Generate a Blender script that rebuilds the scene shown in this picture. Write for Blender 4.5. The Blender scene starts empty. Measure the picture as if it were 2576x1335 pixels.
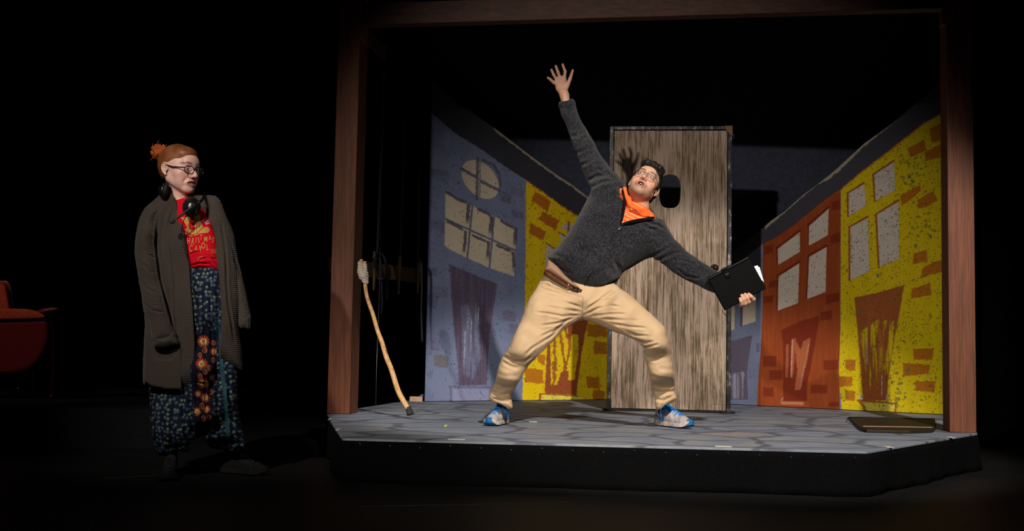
import bpy, bmesh, math, random
import numpy as np
from mathutils import Vector, Matrix, Euler
from mathutils.bvhtree import BVHTree

# ------------------------------------------------------------------ camera
S = bpy.context.scene
COL = S.collection
FPX, CX, CY = 2800.0, 1288.0, 667.5           # focal length in pixels of the 2576 x 1335 frame
CAMZ = 0.686
TH, RO = math.atan(0.0693), 0.0187
_f = Vector((0, math.cos(TH), math.sin(TH)))
_r0 = Vector((1, 0, 0)); _u0 = Vector((0, -math.sin(TH), math.cos(TH)))
CR = (_r0 * math.cos(RO) + _u0 * math.sin(RO)); CU = (_u0 * math.cos(RO) - _r0 * math.sin(RO)); CF = _f
cam_d = bpy.data.cameras.new('camera'); cam = bpy.data.objects.new('camera', cam_d); COL.objects.link(cam)
cam_d.sensor_width = 36; cam_d.sensor_fit = 'HORIZONTAL'; cam_d.lens = 36 * FPX / 2576
cam_d.clip_start = 0.05; cam_d.clip_end = 100
M = Matrix.Identity(4)
for i in range(3):
    M[i][0] = CR[i]; M[i][1] = CU[i]; M[i][2] = -CF[i]
M[2][3] = CAMZ
cam.matrix_world = M
S.camera = cam

# ------------------------------------------------------------------ world, lamps, exposure
W = bpy.data.worlds.new('dark_theatre'); S.world = W; W.use_nodes = True
W.node_tree.nodes['Background'].inputs[0].default_value = (0.5, 0.6, 1, 1)
W.node_tree.nodes['Background'].inputs[1].default_value = 0.0006
S.view_settings.view_transform = 'Standard'; S.view_settings.look = 'None'
S.view_settings.exposure = 0.0; S.view_settings.gamma = 1.0
try: S.view_settings.use_curve_mapping = False
except Exception: pass

def spot(name, loc, aim, watts, deg, blend, size, color):
    l = bpy.data.lights.new(name, 'SPOT'); o = bpy.data.objects.new(name, l); COL.objects.link(o)
    l.energy = watts; l.spot_size = math.radians(deg); l.spot_blend = blend; l.shadow_soft_size = size; l.color = color
    o.location = loc
    o.rotation_euler = (Vector(aim) - Vector(loc)).to_track_quat('-Z', 'Y').to_euler()
    return o
spot('side_spotlight', (-3.5, -4.0, 3.75), (0.75, 7.2, 1.08), 2300, 22.5, 0.65, 0.09, (1.0, 0.91, 0.80))
fs_ = spot('front_spotlight', (2.05, -2.0, 6.45), (1.1, 7.0, 0.36), 4800, 18.5, 0.35, 0.10, (1.0, 0.93, 0.84)); fs_.scale = (1.3, 1.0, 1.0)
spot('left_spotlight', (-2.3, 0.4, 4.3), (-1.62, 5.5, 1.02), 1000, 21, 1.0, 0.08, (1.0, 0.91, 0.83))
spot('seat_fill', (-4.6, 4.2, 3.6), (-3.35, 7.7, 0.75), 140, 22, 0.8, 0.08, (1.0, 0.9, 0.82))  # fill lamp added to brighten the red seat, no fixture behind it
spot('floor_wash', (3.5, 1.0, 5.5), (0.4, 4.9, 0.0), 120, 60, 0.9, 0.15, (1.0, 0.95, 0.9))

# ------------------------------------------------------------------ pixel helpers
def ray(x, y):
    return CF + CR * ((x - CX) / FPX) - CU * ((y - CY) / FPX)
def P(x, y, Y):                                # point of a pixel's line of sight at distance Y into the stage
    d = ray(x, y); t = Y / d.y
    return Vector((d.x * t, Y, CAMZ + d.z * t))
def G(x, y, z):                                # point where a pixel meets the horizontal plane z
    d = ray(x, y); t = (z - CAMZ) / d.z
    return Vector((d.x * t, d.y * t, z))
_cr, _cu, _cf = [np.array(v, dtype=np.float64) for v in (CR, CU, CF)]
def proj(Q):                                   # (N,3) -> px, py, depth
    q = Q - np.array([0, 0, CAMZ]); Z = q @ _cf
    return CX + FPX * (q @ _cr) / Z, CY - FPX * (q @ _cu) / Z, Z

def lin(r, g, b):
    f = lambda c: (c / 255 / 12.92) if c / 255 <= 0.04045 else ((c / 255 + 0.055) / 1.055) ** 2.4
    return (f(r), f(g), f(b))

# ------------------------------------------------------------------ object helpers
def tag(o, label=None, cat=None, group=None, kind=None):
    if label: o['label'] = label
    if cat: o['category'] = cat
    if group: o['group'] = group
    if kind: o['kind'] = kind
    return o
def empty(name, loc, label=None, cat=None, group=None):
    o = bpy.data.objects.new(name, None); COL.objects.link(o); o.location = loc; o.empty_display_size = 0.1
    return tag(o, label, cat, group)
def link(name, me, mat, parent=None, smooth=False):
    o = bpy.data.objects.new(name, me); COL.objects.link(o)
    if mat is not None:
        for m_ in (mat if isinstance(mat, (list, tuple)) else [mat]): me.materials.append(m_)
    if parent is not None:
        o.parent = parent; o.matrix_parent_inverse = Matrix.Translation(-Vector(parent.location))
    if smooth and len(me.polygons):
        me.polygons.foreach_set('use_smooth', np.ones(len(me.polygons), dtype=bool))
    return o
def np_mesh(name, verts, faces, cols=None):
    """verts (N,3), faces (M,k) with equal k"""
    me = bpy.data.meshes.new(name); verts = np.asarray(verts, dtype=np.float32); faces = np.asarray(faces, dtype=np.int32)
    n, k = faces.shape
    me.vertices.add(len(verts)); me.vertices.foreach_set('co', verts.ravel())
    me.loops.add(n * k); me.loops.foreach_set('vertex_index', faces.ravel())
    me.polygons.add(n); me.polygons.foreach_set('loop_start', np.arange(0, n * k, k, dtype=np.int32))
    try: me.polygons.foreach_set('loop_total', np.full(n, k, dtype=np.int32))
    except Exception: pass
    me.update(calc_edges=True)
    if cols is not None: set_cols(me, cols)
    return me
def set_cols(me, cols, name='Col'):
    a = me.color_attributes.new(name, 'FLOAT_COLOR', 'POINT')
    c = np.ones((len(me.vertices), 4), dtype=np.float32); c[:, :3] = cols
    a.data.foreach_set('color', c.ravel())
def bm_mesh(name, bm):
    me = bpy.data.meshes.new(name); bmesh.ops.recalc_face_normals(bm, faces=bm.faces); bm.to_mesh(me); bm.free(); return me
def add_box(bm, c, ax, ay, az, hx, hy, hz):
    c, ax, ay, az = Vector(c), Vector(ax), Vector(ay), Vector(az)
    v = [bm.verts.new(c + ax * (hx * sx) + ay * (hy * sy) + az * (hz * sz)) for sx in (-1, 1) for sy in (-1, 1) for sz in (-1, 1)]
    for f in ((0, 1, 3, 2), (4, 6, 7, 5), (0, 4, 5, 1), (2, 3, 7, 6), (0, 2, 6, 4), (1, 5, 7, 3)):
        bm.faces.new([v[i] for i in f])
def bevel(o, w=0.003, seg=2):
    m = o.modifiers.new('bevel', 'BEVEL'); m.width = w; m.segments = seg; m.limit_method = 'ANGLE'
    return o
X, Yv, Zv = Vector((1, 0, 0)), Vector((0, 1, 0)), Vector((0, 0, 1))
def prism(bm, pts, d):
    """polygon of Vectors extruded by vector d"""
    a = [bm.verts.new(p) for p in pts]; b = [bm.verts.new(p + d) for p in pts]
    bm.faces.new(a); bm.faces.new(b[::-1])
    for i in range(len(pts)):
        j = (i + 1) % len(pts); bm.faces.new((a[i], b[i], b[j], a[j]))
def tube_mesh(name, pts, rad, seg=10, closed=False, flat=None):
    """tube through pts (list of Vector); rad number or list"""
    n = len(pts); rads = rad if isinstance(rad, (list, tuple)) else [rad] * n
    P_ = [Vector(p) for p in pts]; vs = []; prev = None
    for i in range(n):
        if closed: t = P_[(i + 1) % n] - P_[i - 1]
        else: t = P_[min(i + 1, n - 1)] - P_[max(i - 1, 0)]
        t.normalize()
        if prev is None:
            a = t.cross(Zv) if abs(t.z) < 0.9 else t.cross(X)
        else: a = prev - t * prev.dot(t)
        a.normalize(); b = t.cross(a); prev = a
        for k in range(seg):
            an = 2 * math.pi * k / seg
            vs.append(P_[i] + (a * math.cos(an) + b * math.sin(an)) * rads[i])
    fs = []
    m_ = n if closed else n - 1
    for i in range(m_):
        j = (i + 1) % n
        for k in range(seg):
            l = (k + 1) % seg
            fs.append((i * seg + k, i * seg + l, j * seg + l, j * seg + k))
    me = bpy.data.meshes.new(name)
    if not closed:
        fs.append(tuple(range(seg))[::-1]); fs.append(tuple((n - 1) * seg + k for k in range(seg)))
    me.from_pydata([tuple(v) for v in vs], [], fs); me.update()
    return me
def spline(pts, n=8, closed=False):
    """Catmull-Rom through tuples/Vectors"""
    p = [np.array(q, dtype=float) for q in pts]; out = []; L = len(p)
    rng = range(L) if closed else range(L - 1)
    for i in rng:
        if closed: a, b, c, d = p[i - 1], p[i], p[(i + 1) % L], p[(i + 2) % L]
        else: a, b, c, d = p[max(i - 1, 0)], p[i], p[i + 1], p[min(i + 2, L - 1)]
        for k in range(n):
            t = k / n
            out.append(0.5 * ((2 * b) + (-a + c) * t + (2 * a - 5 * b + 4 * c - d) * t * t + (-a + 3 * b - 3 * c + d) * t ** 3))
    if not closed: out.append(p[-1])
    return out
def tube(name, pts, rad, mat, parent=None, n=6, seg=10, closed=False):
    q = [Vector(v) for v in spline(pts, n, closed)] if n > 1 else [Vector(v) for v in pts]
    if isinstance(rad, (list, tuple)):
        rr = list(np.interp(np.linspace(0, len(rad) - 1, len(q)), range(len(rad)), rad))
    else: rr = rad
    return link(name, tube_mesh(name, q, rr, seg, closed), mat, parent, smooth=True)

# ------------------------------------------------------------------ material helpers
class NT:
    def __init__(s, name):
        s.m = bpy.data.materials.new(name); s.m.use_nodes = True; s.t = s.m.node_tree; s.b = s.t.nodes['Principled BSDF']
        s.pos = None
    def n(s, typ, **kw):
        o = s.t.nodes.new(typ)
        for k, v in kw.items():
            if k == 'ins':
                for a, b in v.items(): o.inputs[a].default_value = b
            else: setattr(o, k, v)
        return o
    def l(s, a, b): s.t.links.new(a, b)
    def coord(s): 
        if s.pos is None: s.pos = s.n('ShaderNodeNewGeometry').outputs['Position']
        return s.pos
    def mapped(s, scale, rot=(0, 0, 0), src=None):
        m = s.n('ShaderNodeMapping'); m.inputs['Scale'].default_value = scale; m.inputs['Rotation'].default_value = rot
        s.l(src or s.coord(), m.inputs['Vector']); return m.outputs[0]
    def noise(s, vec, scale, detail=4, rough=0.6, dist=0):
        k = s.n('ShaderNodeTexNoise', ins={'Scale': scale, 'Detail': detail, 'Roughness': rough, 'Distortion': dist}); s.l(vec, k.inputs['Vector']); return k.outputs['Fac']
    def ramp(s, fac, stops):
        r = s.n('ShaderNodeValToRGB'); cr = r.color_ramp
        while len(cr.elements) < len(stops): cr.elements.new(0.5)
        for e, (p_, c) in zip(cr.elements, stops):
            e.position = p_; e.color = (*c, 1) if len(c) == 3 else c
        s.l(fac, r.inputs[0]); return r.outputs[0]
    def mix(s, fac, a, b, mode='MIX'):
        m = s.n('ShaderNodeMix', data_type='RGBA', blend_type=mode)
        for sock, v in ((m.inputs[0], fac), (m.inputs[6], a), (m.inputs[7], b)):
            if isinstance(v, (int, float)): sock.default_value = v
            elif isinstance(v, tuple): sock.default_value = (*v, 1) if len(v) == 3 else v
            else: s.l(v, sock)
        return m.outputs[2]
    def math(s, op, a, b=0.0, c=0.0):
        m = s.n('ShaderNodeMath', operation=op)
        for i, v in enumerate((a, b, c)):
            if isinstance(v, (int, float)): m.inputs[i].default_value = v
            else: s.l(v, m.inputs[i])
        return m.outputs[0]
    def bump(s, h, strength=0.3, dist=0.002):
        b = s.n('ShaderNodeBump', ins={'Strength': strength, 'Distance': dist}); s.l(h, b.inputs['Height']); s.l(b.outputs[0], s.b.inputs['Normal'])
    def base(s, c):
        if isinstance(c, tuple): s.b.inputs['Base Color'].default_value = (*c, 1)
        else: s.l(c, s.b.inputs['Base Color'])
    def attr(s, name='Col'):
        a = s.n('ShaderNodeAttribute', attribute_name=name); return a.outputs['Color']
    def set(s, rough=0.7, spec=0.3, metal=0.0):
        s.b.inputs['Roughness'].default_value = rough; s.b.inputs['Specular IOR Level'].default_value = spec; s.b.inputs['Metallic'].default_value = metal
        return s.m
def simple(name, rgb, rough=0.6, spec=0.3, metal=0.0, nscale=40, namp=0.25, bump=0.15, bdist=0.001):
    t = NT(name); f = t.noise(t.coord(), nscale, 5)
    c = lin(*rgb); lo = tuple(v * (1 - namp) for v in c); hi = tuple(min(1, v * (1 + namp)) for v in c)
    t.base(t.ramp(f, [(0.3, lo), (0.7, hi)])); t.bump(f, bump, bdist)
    return t.set(rough, spec, metal)
def colmat(name, rough=0.7, spec=0.25, nscale=150, namp=0.12, bump=0.2, bdist=0.0008, sss=0.0):
    t = NT(name); f = t.noise(t.coord(), nscale, 4)
    g = t.ramp(f, [(0.25, (1 - namp,) * 3), (0.75, (1 + namp,) * 3)])
    t.base(t.mix(1.0, t.attr(), g, 'MULTIPLY')); t.bump(f, bump, bdist)
    if sss: 
        t.b.inputs['Subsurface Weight'].default_value = sss; t.b.inputs['Subsurface Radius'].default_value = (0.008, 0.003, 0.0015); t.b.inputs['Subsurface Scale'].default_value = 0.6
    return t.set(rough, spec)
# ------------------------------------------------------------------ sculpting: sparse signed-distance field -> mesh
def V3(*a): return np.array(a, dtype=np.float64)
def vnoise(Q, scale, seed=0):
    """smooth value noise in [-1,1] for (N,3)"""
    q = Q * scale + seed * 17.3; i = np.floor(q).astype(np.int64); f = q - i; f = f * f * (3 - 2 * f)
    def h(a, b, c):
        n = (a * 73856093) ^ (b * 19349663) ^ (c * 83492791) ^ (seed * 2654435); n = (n ^ (n >> 13)) * 1274126177; n = n ^ (n >> 16)
        return ((n & 0xffff) / 32767.5) - 1
    r = 0
    for dx in (0, 1):
        wx = f[:, 0] if dx else 1 - f[:, 0]
        for dy in (0, 1):
            wy = f[:, 1] if dy else 1 - f[:, 1]
            for dz in (0, 1):
                wz = f[:, 2] if dz else 1 - f[:, 2]
                r = r + h(i[:, 0] + dx, i[:, 1] + dy, i[:, 2] + dz) * wx * wy * wz
    return r
def smin(a, b, k):
    if k <= 0: return np.minimum(a, b)
    h = np.clip(0.5 + 0.5 * (b - a) / k, 0, 1); return b + (a - b) * h - k * h * (1 - h)
def polyd(px, py, poly):
    """signed distance to polygon (negative inside), pixels"""
    v = np.asarray(poly, dtype=np.float64); d = np.full(px.shape, 1e18); s = np.ones(px.shape)
    n = len(v); j = n - 1
    for i in range(n):
        ex, ey = v[j, 0] - v[i, 0], v[j, 1] - v[i, 1]; wx, wy = px - v[i, 0], py - v[i, 1]
        t = np.clip((wx * ex + wy * ey) / (ex * ex + ey * ey + 1e-12), 0, 1)
        bx, by = wx - ex * t, wy - ey * t; d = np.minimum(d, bx * bx + by * by)
        c1 = py >= v[i, 1]; c2 = py < v[j, 1]; c3 = ex * wy > ey * wx
        flip = (c1 & c2 & c3) | (~c1 & ~c2 & ~c3); s = np.where(flip, -s, s); j = i
    return s * np.sqrt(d)
def lined(px, py, pts):
    d = np.full(px.shape, 1e18); T = np.zeros(px.shape); n = len(pts) - 1
    for i in range(n):
        (ax, ay), (bx_, by_) = pts[i], pts[i + 1]; ex, ey = bx_ - ax, by_ - ay
        t = np.clip(((px - ax) * ex + (py - ay) * ey) / (ex * ex + ey * ey + 1e-9), 0, 1)
        q = (px - ax - ex * t) ** 2 + (py - ay - ey * t) ** 2; m = q < d
        d = np.where(m, q, d); T = np.where(m, (i + t) / n, T)
    return np.sqrt(d), T
# primitives: (function, op, k)
def cap(a, b, ra, rb, k=0.01, op='add', flat=None, n=None):
    a = np.array(a, float); b = np.array(b, float)
    if flat: n_ = np.array(n, float); n_ /= np.linalg.norm(n_)
    def f(Q):
        q = Q - a; e = b - a
        t = np.clip((q @ e) / (e @ e + 1e-12), 0, 1); w = q - t[:, None] * e
        if flat:
            c = w @ n_; w = w + np.outer(c * (1 / flat - 1), n_)
        return np.sqrt((w * w).sum(1)) - (ra + (rb - ra) * t)
    return (f, op, k)
def chain(pts, rads, k=0.01, op='add', flat=None, n=None):
    return [cap(pts[i], pts[i + 1], rads[i], rads[i + 1], k, op, flat, n) for i in range(len(pts) - 1)]
def ell(c, r, k=0.01, op='add', R=None):
    c = np.array(c, float); r = np.array(r, float); mr = r.min()
    Rm = None if R is None else np.array(R, float)
    def f(Q):
        q = Q - c
        if Rm is not None: q = q @ Rm
        p = q / r; l = np.sqrt((p * p).sum(1)); g = np.sqrt(((p / r) ** 2).sum(1))
        return np.where(l < 1e-6, -mr, l * (l - 1) / (g + 1e-9))
    return (f, op, k)
def rbox(c, r, rd, k=0.01, op='add', R=None):
    c = np.array(c, float); r = np.array(r, float); Rm = None if R is None else np.array(R, float)
    def f(Q):
        q = Q - c
        if Rm is not None: q = q @ Rm
        w = np.abs(q) - (r - rd); return np.sqrt((np.maximum(w, 0) ** 2).sum(1)) + np.minimum(w.max(1), 0) - rd
    return (f, op, k)
def infl(poly, ctrl, k=0.01, op='add', rr=1.0, smooth=0, ydir=None):
    """rounded solid whose outline is poly (pixels); ctrl = [(px,py,depth Y,half thickness T)]"""
    if smooth: poly = [tuple(p) for p in spline(poly, smooth, True)]
    ct = np.array(ctrl, float)
    def f(Q):
        px, py, Z = proj(Q)
        d2 = polyd(px, py, poly) * Z / FPX
        w = 1.0 / ((px[:, None] - ct[:, 0]) ** 2 + (py[:, None] - ct[:, 1]) ** 2 + 60.0) ** 1.6
        w /= w.sum(1)[:, None]; yc = w @ ct[:, 2]; T = w @ ct[:, 3]; R_ = T * rr
        qx = d2 + R_; qy = np.abs(Q[:, 1] - yc) - T + R_
        return np.minimum(np.maximum(qx, qy), 0) + np.hypot(np.maximum(qx, 0), np.maximum(qy, 0)) - R_
    return (f, op, k)
def cut(poly, y0, y1, k=0.004, smooth=0, op='sub'):
    if smooth: poly = [tuple(p) for p in spline(poly, smooth, True)]
    def f(Q):
        px, py, Z = proj(Q); d2 = polyd(px, py, poly) * Z / FPX
        return np.maximum(d2, np.abs(Q[:, 1] - (y0 + y1) / 2) - (y1 - y0) / 2)
    return (f, op, k)
def folds(lst, w=3.0, a=0.006, front=None):
    """grooves (a>0) or ridges along pixel polylines; each item (pts, amp, width)"""
    L = [([tuple(p) for p in it[0]], (it[1] if len(it) > 1 else a), (it[2] if len(it) > 2 else w)) for it in lst]
    def f(Q):
        px, py, Z = proj(Q); r = 0
        for pts, am, wd in L:
            d, t = lined(px, py, pts); e = np.clip(np.minimum(t, 1 - t) * 5 + 0.15, 0, 1)
            r = r + am * e * (np.exp(-(d / wd) ** 2) - 0.5 * np.exp(-((d - 2.0 * wd) / wd) ** 2))
        return r
    return (f, 'disp', 0.0)
def dispf(fn): return (fn, 'disp', 0.0)
def evald(prims, Q, d=None):
    if d is None: d = np.full(len(Q), 1e3)
    for f, op, k in prims:
        v = f(Q)
        if op == 'add': d = smin(d, v, k)
        elif op == 'sub': d = -smin(-d, v, k)
        elif op == 'int': d = -smin(-d, -v, k)
        else: d = d + v
    return d
def sdf_mesh(name, prims, lo, hi, h):
    B = 8; lo = np.array(lo, float); hi = np.array(hi, float); step = B * h
    nb = np.ceil((hi - lo) / step).astype(int)
    ii = np.stack(np.meshgrid(*[np.arange(n) for n in nb], indexing='ij'), -1).reshape(-1, 3)
    ctr = lo + (ii + 0.5) * step; half = step * 0.87
    coarse = []; d = np.full(len(ctr), 1e3)
    for f, op, k in prims:
        if op == 'disp': coarse.append(None); continue
        v = f(ctr); coarse.append(v)
        if op == 'add': d = smin(d, v, k)
        elif op == 'sub': d = -smin(-d, v, k)
        elif op == 'int': d = -smin(-d, -v, k)
    keep = np.abs(d) < half * 1.7 + 0.012
    ii = ii[keep]; n = len(ii); dk = d[keep]
    addmin = np.full(n, 1e3)
    for (f, op, k), v in zip(prims, coarse):
        if op == 'add': addmin = np.minimum(addmin, v[keep])
    g = np.arange(B + 1); off = np.stack(np.meshgrid(g, g, g, indexing='ij'), -1).reshape(-1, 3)
    D = np.full((n, len(off)), 1e3)
    CH = 60
    for (f, op, k), v in zip(prims, coarse):
        if op == 'disp': rel = np.arange(n)
        elif op == 'add': rel = np.nonzero(v[keep] < addmin + 2.6 * half + k * 2)[0]
        elif op == 'sub': rel = np.nonzero(v[keep] < 1.6 * half + k * 2)[0]
        else: rel = np.arange(n)
        for s in range(0, len(rel), CH):
            r = rel[s:s + CH]
            Q = (lo + (ii[r][:, None, :] * B + off[None]) * h).reshape(-1, 3)
            d0 = D[r].ravel()
            if op == 'disp':
                m = np.abs(d0) < 0.03
                if m.any(): d0[m] = d0[m] + f(Q[m])
            else:
                val = f(Q)
                d0 = smin(d0, val, k) if op == 'add' else (-smin(-d0, val, k) if op == 'sub' else -smin(-d0, -val, k))
            D[r] = d0.reshape(len(r), -1)
    D = D.reshape(n, B + 1, B + 1, B + 1)
    sg = D < 0
    cor = [(a, b, c) for a in (0, 1) for b in (0, 1) for c in (0, 1)]
    cnt = sum(sg[:, a:a + B, b:b + B, c:c + B].astype(np.int8) for a, b, c in cor)
    act = np.argwhere((cnt > 0) & (cnt < 8)); bi = act[:, 0]; lc = act[:, 1:]
    vals = np.stack([D[bi, lc[:, 0] + a, lc[:, 1] + b, lc[:, 2] + c] for a, b, c in cor], 1)
    cell = ii[bi] * B + lc
    acc = np.zeros((len(act), 3)); num = np.zeros(len(act))
    for e0 in range(8):
        for ax in range(3):
            c0 = cor[e0]
            if c0[ax] == 1: continue
            c1 = list(c0); c1[ax] = 1; e1 = cor.index(tuple(c1))
            v0, v1 = vals[:, e0], vals[:, e1]; m = (v0 < 0) != (v1 < 0)
            t = np.where(m, v0 / (v0 - v1 + 1e-30), 0); p = np.tile(np.array(c0, float), (len(act), 1)); p[:, ax] += t
            acc[m] += p[m]; num += m
    vert = lo + (cell + acc / num[:, None]) * h
    N = nb * B + 2; key = (cell[:, 0] * N[1] + cell[:, 1]) * N[2] + cell[:, 2]
    order = np.argsort(key); sk = key[order]
    def find(c):
        kk = (c[:, 0] * N[1] + c[:, 1]) * N[2] + c[:, 2]; p = np.clip(np.searchsorted(sk, kk), 0, len(sk) - 1)
        return np.where(sk[p] == kk, order[p], -1)
    F = []
    for ax in range(3):
        b_, c_ = (ax + 1) % 3, (ax + 2) % 3
        e1 = cor.index(tuple(1 if q == ax else 0 for q in range(3)))
        m = (vals[:, 0] < 0) != (vals[:, e1] < 0); ids = np.nonzero(m)[0]; cc = cell[ids]
        eb = np.zeros(3, int); eb[b_] = 1; ec = np.zeros(3, int); ec[c_] = 1
        q0, q1, q2, q3 = ids, find(cc - eb), find(cc - eb - ec), find(cc - ec)
        ok = (q1 >= 0) & (q2 >= 0) & (q3 >= 0); inv = vals[ids, 0] > 0
        quad = np.stack([q0, q1, q2, q3], 1); quad[inv] = quad[inv][:, ::-1]
        F.append(quad[ok])
    F = np.concatenate(F)
    return vert, F
def inside(prims, shell, margin, k=.01):
    """prims kept at least margin below the surface of shell (what is worn over them)"""
    return (lambda Q: np.maximum(evald(prims, Q), shell(Q) + margin), 'add', k)
def bounds_px(x0, y0, x1, y1, Y0, Y1):
    ps = [P(x, y, Y) for x in (x0, x1) for y in (y0, y1) for Y in (Y0, Y1)]
    return (min(p.x for p in ps), Y0, min(p.z for p in ps)), (max(p.x for p in ps), Y1, max(p.z for p in ps))
def sculpt(name, prims, bnd, h, mat, parent=None, color=None, post=None):
    v, f = sdf_mesh(name, prims, bnd[0], bnd[1], h)
    if len(f) == 0: print('EMPTY', name); return None
    me = np_mesh(name, v, f)
    if color is not None:
        set_cols(me, color(v) if callable(color) else np.tile(np.array(color), (len(v), 1)))
    print(name, len(v))
    return link(name, me, mat, parent, smooth=True)
# ------------------------------------------------------------------ the dark stage itself
DZ = 0.209                                     # deck height
t = NT('black_floor')
fn = t.noise(t.mapped((1, 1, 1)), 3.0, 8, 0.65); fs = t.noise(t.mapped((0.35, 9, 1), (0, 0, 0.06)), 6.0, 3, 0.5)
base = t.ramp(fn, [(0.3, (0.0038, 0.0038, 0.0042)), (0.75, (0.009, 0.0088, 0.0085))])
sc_ = t.ramp(fs, [(0.70, (0, 0, 0)), (0.80, (1, 1, 1))])
scr = t.mix(sc_, base, (0.03, 0.03, 0.03)); t.base(scr); t.bump(fn, 0.2, 0.002)
m_floor = t.set(0.55, 0.25)
t = NT('black_drape')
wv = t.n('ShaderNodeTexWave', ins={'Scale': 1.3, 'Distortion': 2.0, 'Detail': 2.0}); t.l(t.coord(), wv.inputs['Vector'])
t.base((0.004, 0.004, 0.0045)); t.bump(wv.outputs['Fac'], 0.6, 0.05); m_drape = t.set(0.95, 0.05)
m_black = simple('black_cloth', (8, 8, 9), 0.95, 0.05, 0, 60, 0.2)
m_slate = simple('slate_wall_paint', (58, 62, 77), 0.9, 0.1, 0, 25, 0.2)
def struct(name, bm, m): return tag(link(name, bm_mesh(name, bm), m), kind='structure')
bm = bmesh.new(); add_box(bm, (0, 6, -0.05), X, Yv, Zv, 9, 9, 0.05); struct('floor', bm, m_floor)
bm = bmesh.new(); add_box(bm, (1.55, 9.9, 2.5), X, Yv, Zv, 2.3, 0.05, 2.5); struct('wall_back', bm, m_slate)
bm = bmesh.new()
n = 160
for z0 in (0, 5.6):
    for i in range(n + 1):
        x = -9 + 18 * i / n; bm.verts.new((x, 10.7 + 0.09 * math.sin(x * 9) + 0.04 * math.sin(x * 23 + 1), z0))
bm.verts.ensure_lookup_table()
for i in range(n): bm.faces.new((bm.verts[i], bm.verts[i + 1], bm.verts[n + 2 + i], bm.verts[n + 1 + i]))
o = tag(link('wall_curtain', bm_mesh('wall_curtain', bm), m_drape, smooth=True), kind='structure')
o.modifiers.new('thick', 'SOLIDIFY').thickness = 0.02
bm = bmesh.new(); add_box(bm, (0.9, 7.25, 3.42), Vector((3.86, -.65, 0)).normalized(), Vector((.65, 3.86, 0)).normalized(), Zv, 2.6, 0.02, 0.58); struct('wall_light_blocker', bm, m_drape)  # unseen black panel added to stop the spots spilling over the header beam
# thin joints between the floor sheets
m_seam = simple('floor_chalk', (62, 60, 58), 0.8, 0.1)
for i, (a, b, w) in enumerate([((905, 1273), (1180, 1268), 0.004), ((1180, 1268), (1440, 1262), 0.003), ((904, 1273), (960, 1356), 0.003), ((236, 1298), (222, 1340), 0.004), ((255, 1203), (415, 1193), 0.002)]):
    p, q = G(*a, 0.001), G(*b, 0.001); d = (q - p); L = d.length; d.normalize(); s_ = d.cross(Zv)
    bm = bmesh.new(); add_box(bm, (p + q) / 2, d, s_, Zv, L / 2, w / 2, 0.0008); struct('trim_%d' % (i + 1), bm, m_seam)

# ------------------------------------------------------------------ platform
t = NT('painted_cobbles')
mp = t.mapped((1.0, 1.35, 1.0), (0, 0, 0.3)); wn = t.n('ShaderNodeTexNoise', ins={'Scale': 2.2, 'Detail': 2.0}); t.l(mp, wn.inputs['Vector'])
wm = t.n('ShaderNodeVectorMath', operation='MULTIPLY_ADD'); t.l(wn.outputs['Color'], wm.inputs[0]); wm.inputs[1].default_value = (0.35, 0.35, 0); t.l(mp, wm.inputs[2])
vo = t.n('ShaderNodeTexVoronoi', feature='DISTANCE_TO_EDGE', ins={'Scale': 2.15, 'Randomness': 0.85}); t.l(wm.outputs[0], vo.inputs['Vector'])
vc = t.n('ShaderNodeTexVoronoi', feature='F1', ins={'Scale': 2.15, 'Randomness': 0.85}); t.l(wm.outputs[0], vc.inputs['Vector'])
sep = t.n('ShaderNodeSeparateColor'); t.l(vc.outputs['Color'], sep.inputs[0])
stone = t.ramp(sep.outputs[0], [(0.0, lin(104, 109, 124)), (0.3, lin(116, 122, 126)), (0.6, lin(124, 124, 128)), (0.85, lin(118, 124, 140)), (1.0, lin(130, 122, 116))])
blot = t.noise(t.coord(), 5, 5, 0.65); stone = t.mix(t.ramp(blot, [(0.35, (0, 0, 0)), (0.7, (1, 1, 1))]), stone, lin(96, 104, 122))
fine = t.noise(t.mapped((0.25, 1.6, 1)), 90, 4, 0.7)
fl = t.ramp(fine, [(0.30, (0.70,) * 3), (0.45, (1.0,) * 3), (0.8, (1.08,) * 3)])
stone = t.mix(1.0, stone, fl, 'MULTIPLY')
edge = t.ramp(vo.outputs['Distance'], [(0.03, (1, 1, 1)), (0.085, (0, 0, 0))])
c = t.mix(edge, stone, t.mix(1.0, lin(78, 80, 92), fl, 'MULTIPLY')); c = t.mix(1.0, c, (1.35, 1.35, 1.30), 'MULTIPLY'); t.base(c); t.bump(fine, 0.2, 0.001)
m_deck = t.set(0.62, 0.3)
pA, pB, pC, pD = G(822, 1042, DZ), G(862, 1102, DZ), G(2180, 1135, DZ), G(2458, 1089, DZ)
pE = Vector((3.38, 8.25, DZ)); pF = Vector((3.4, 9.84, DZ)); pGk = Vector((-0.62, 9.84, DZ)); pH = G(1052, 1003, DZ); pI = G(903, 1026, DZ)
plat = empty('stage_platform', (0.8, 7.5, 0), 'low angled stage platform painted as grey cobblestones with a black cloth front', 'stage platform')
ring = [pA, pB, pC, pD, pE, pF, pGk, pH, pI]
bm = bmesh.new(); prism(bm, [Vector((p.x, p.y, DZ)) for p in ring], Vector((0, 0, -0.02)))
bevel(link('deck', bm_mesh('deck', bm), m_deck, plat), 0.002, 1)
bm = bmesh.new()
prism(bm, [Vector((p.x * 0.985 + 0.012, p.y + 0.06, DZ - 0.021)) for p in ring], Vector((0, 0, -(DZ - 0.022)))); link('riser_frame', bm_mesh('riser_frame', bm), m_black, plat)
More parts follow.
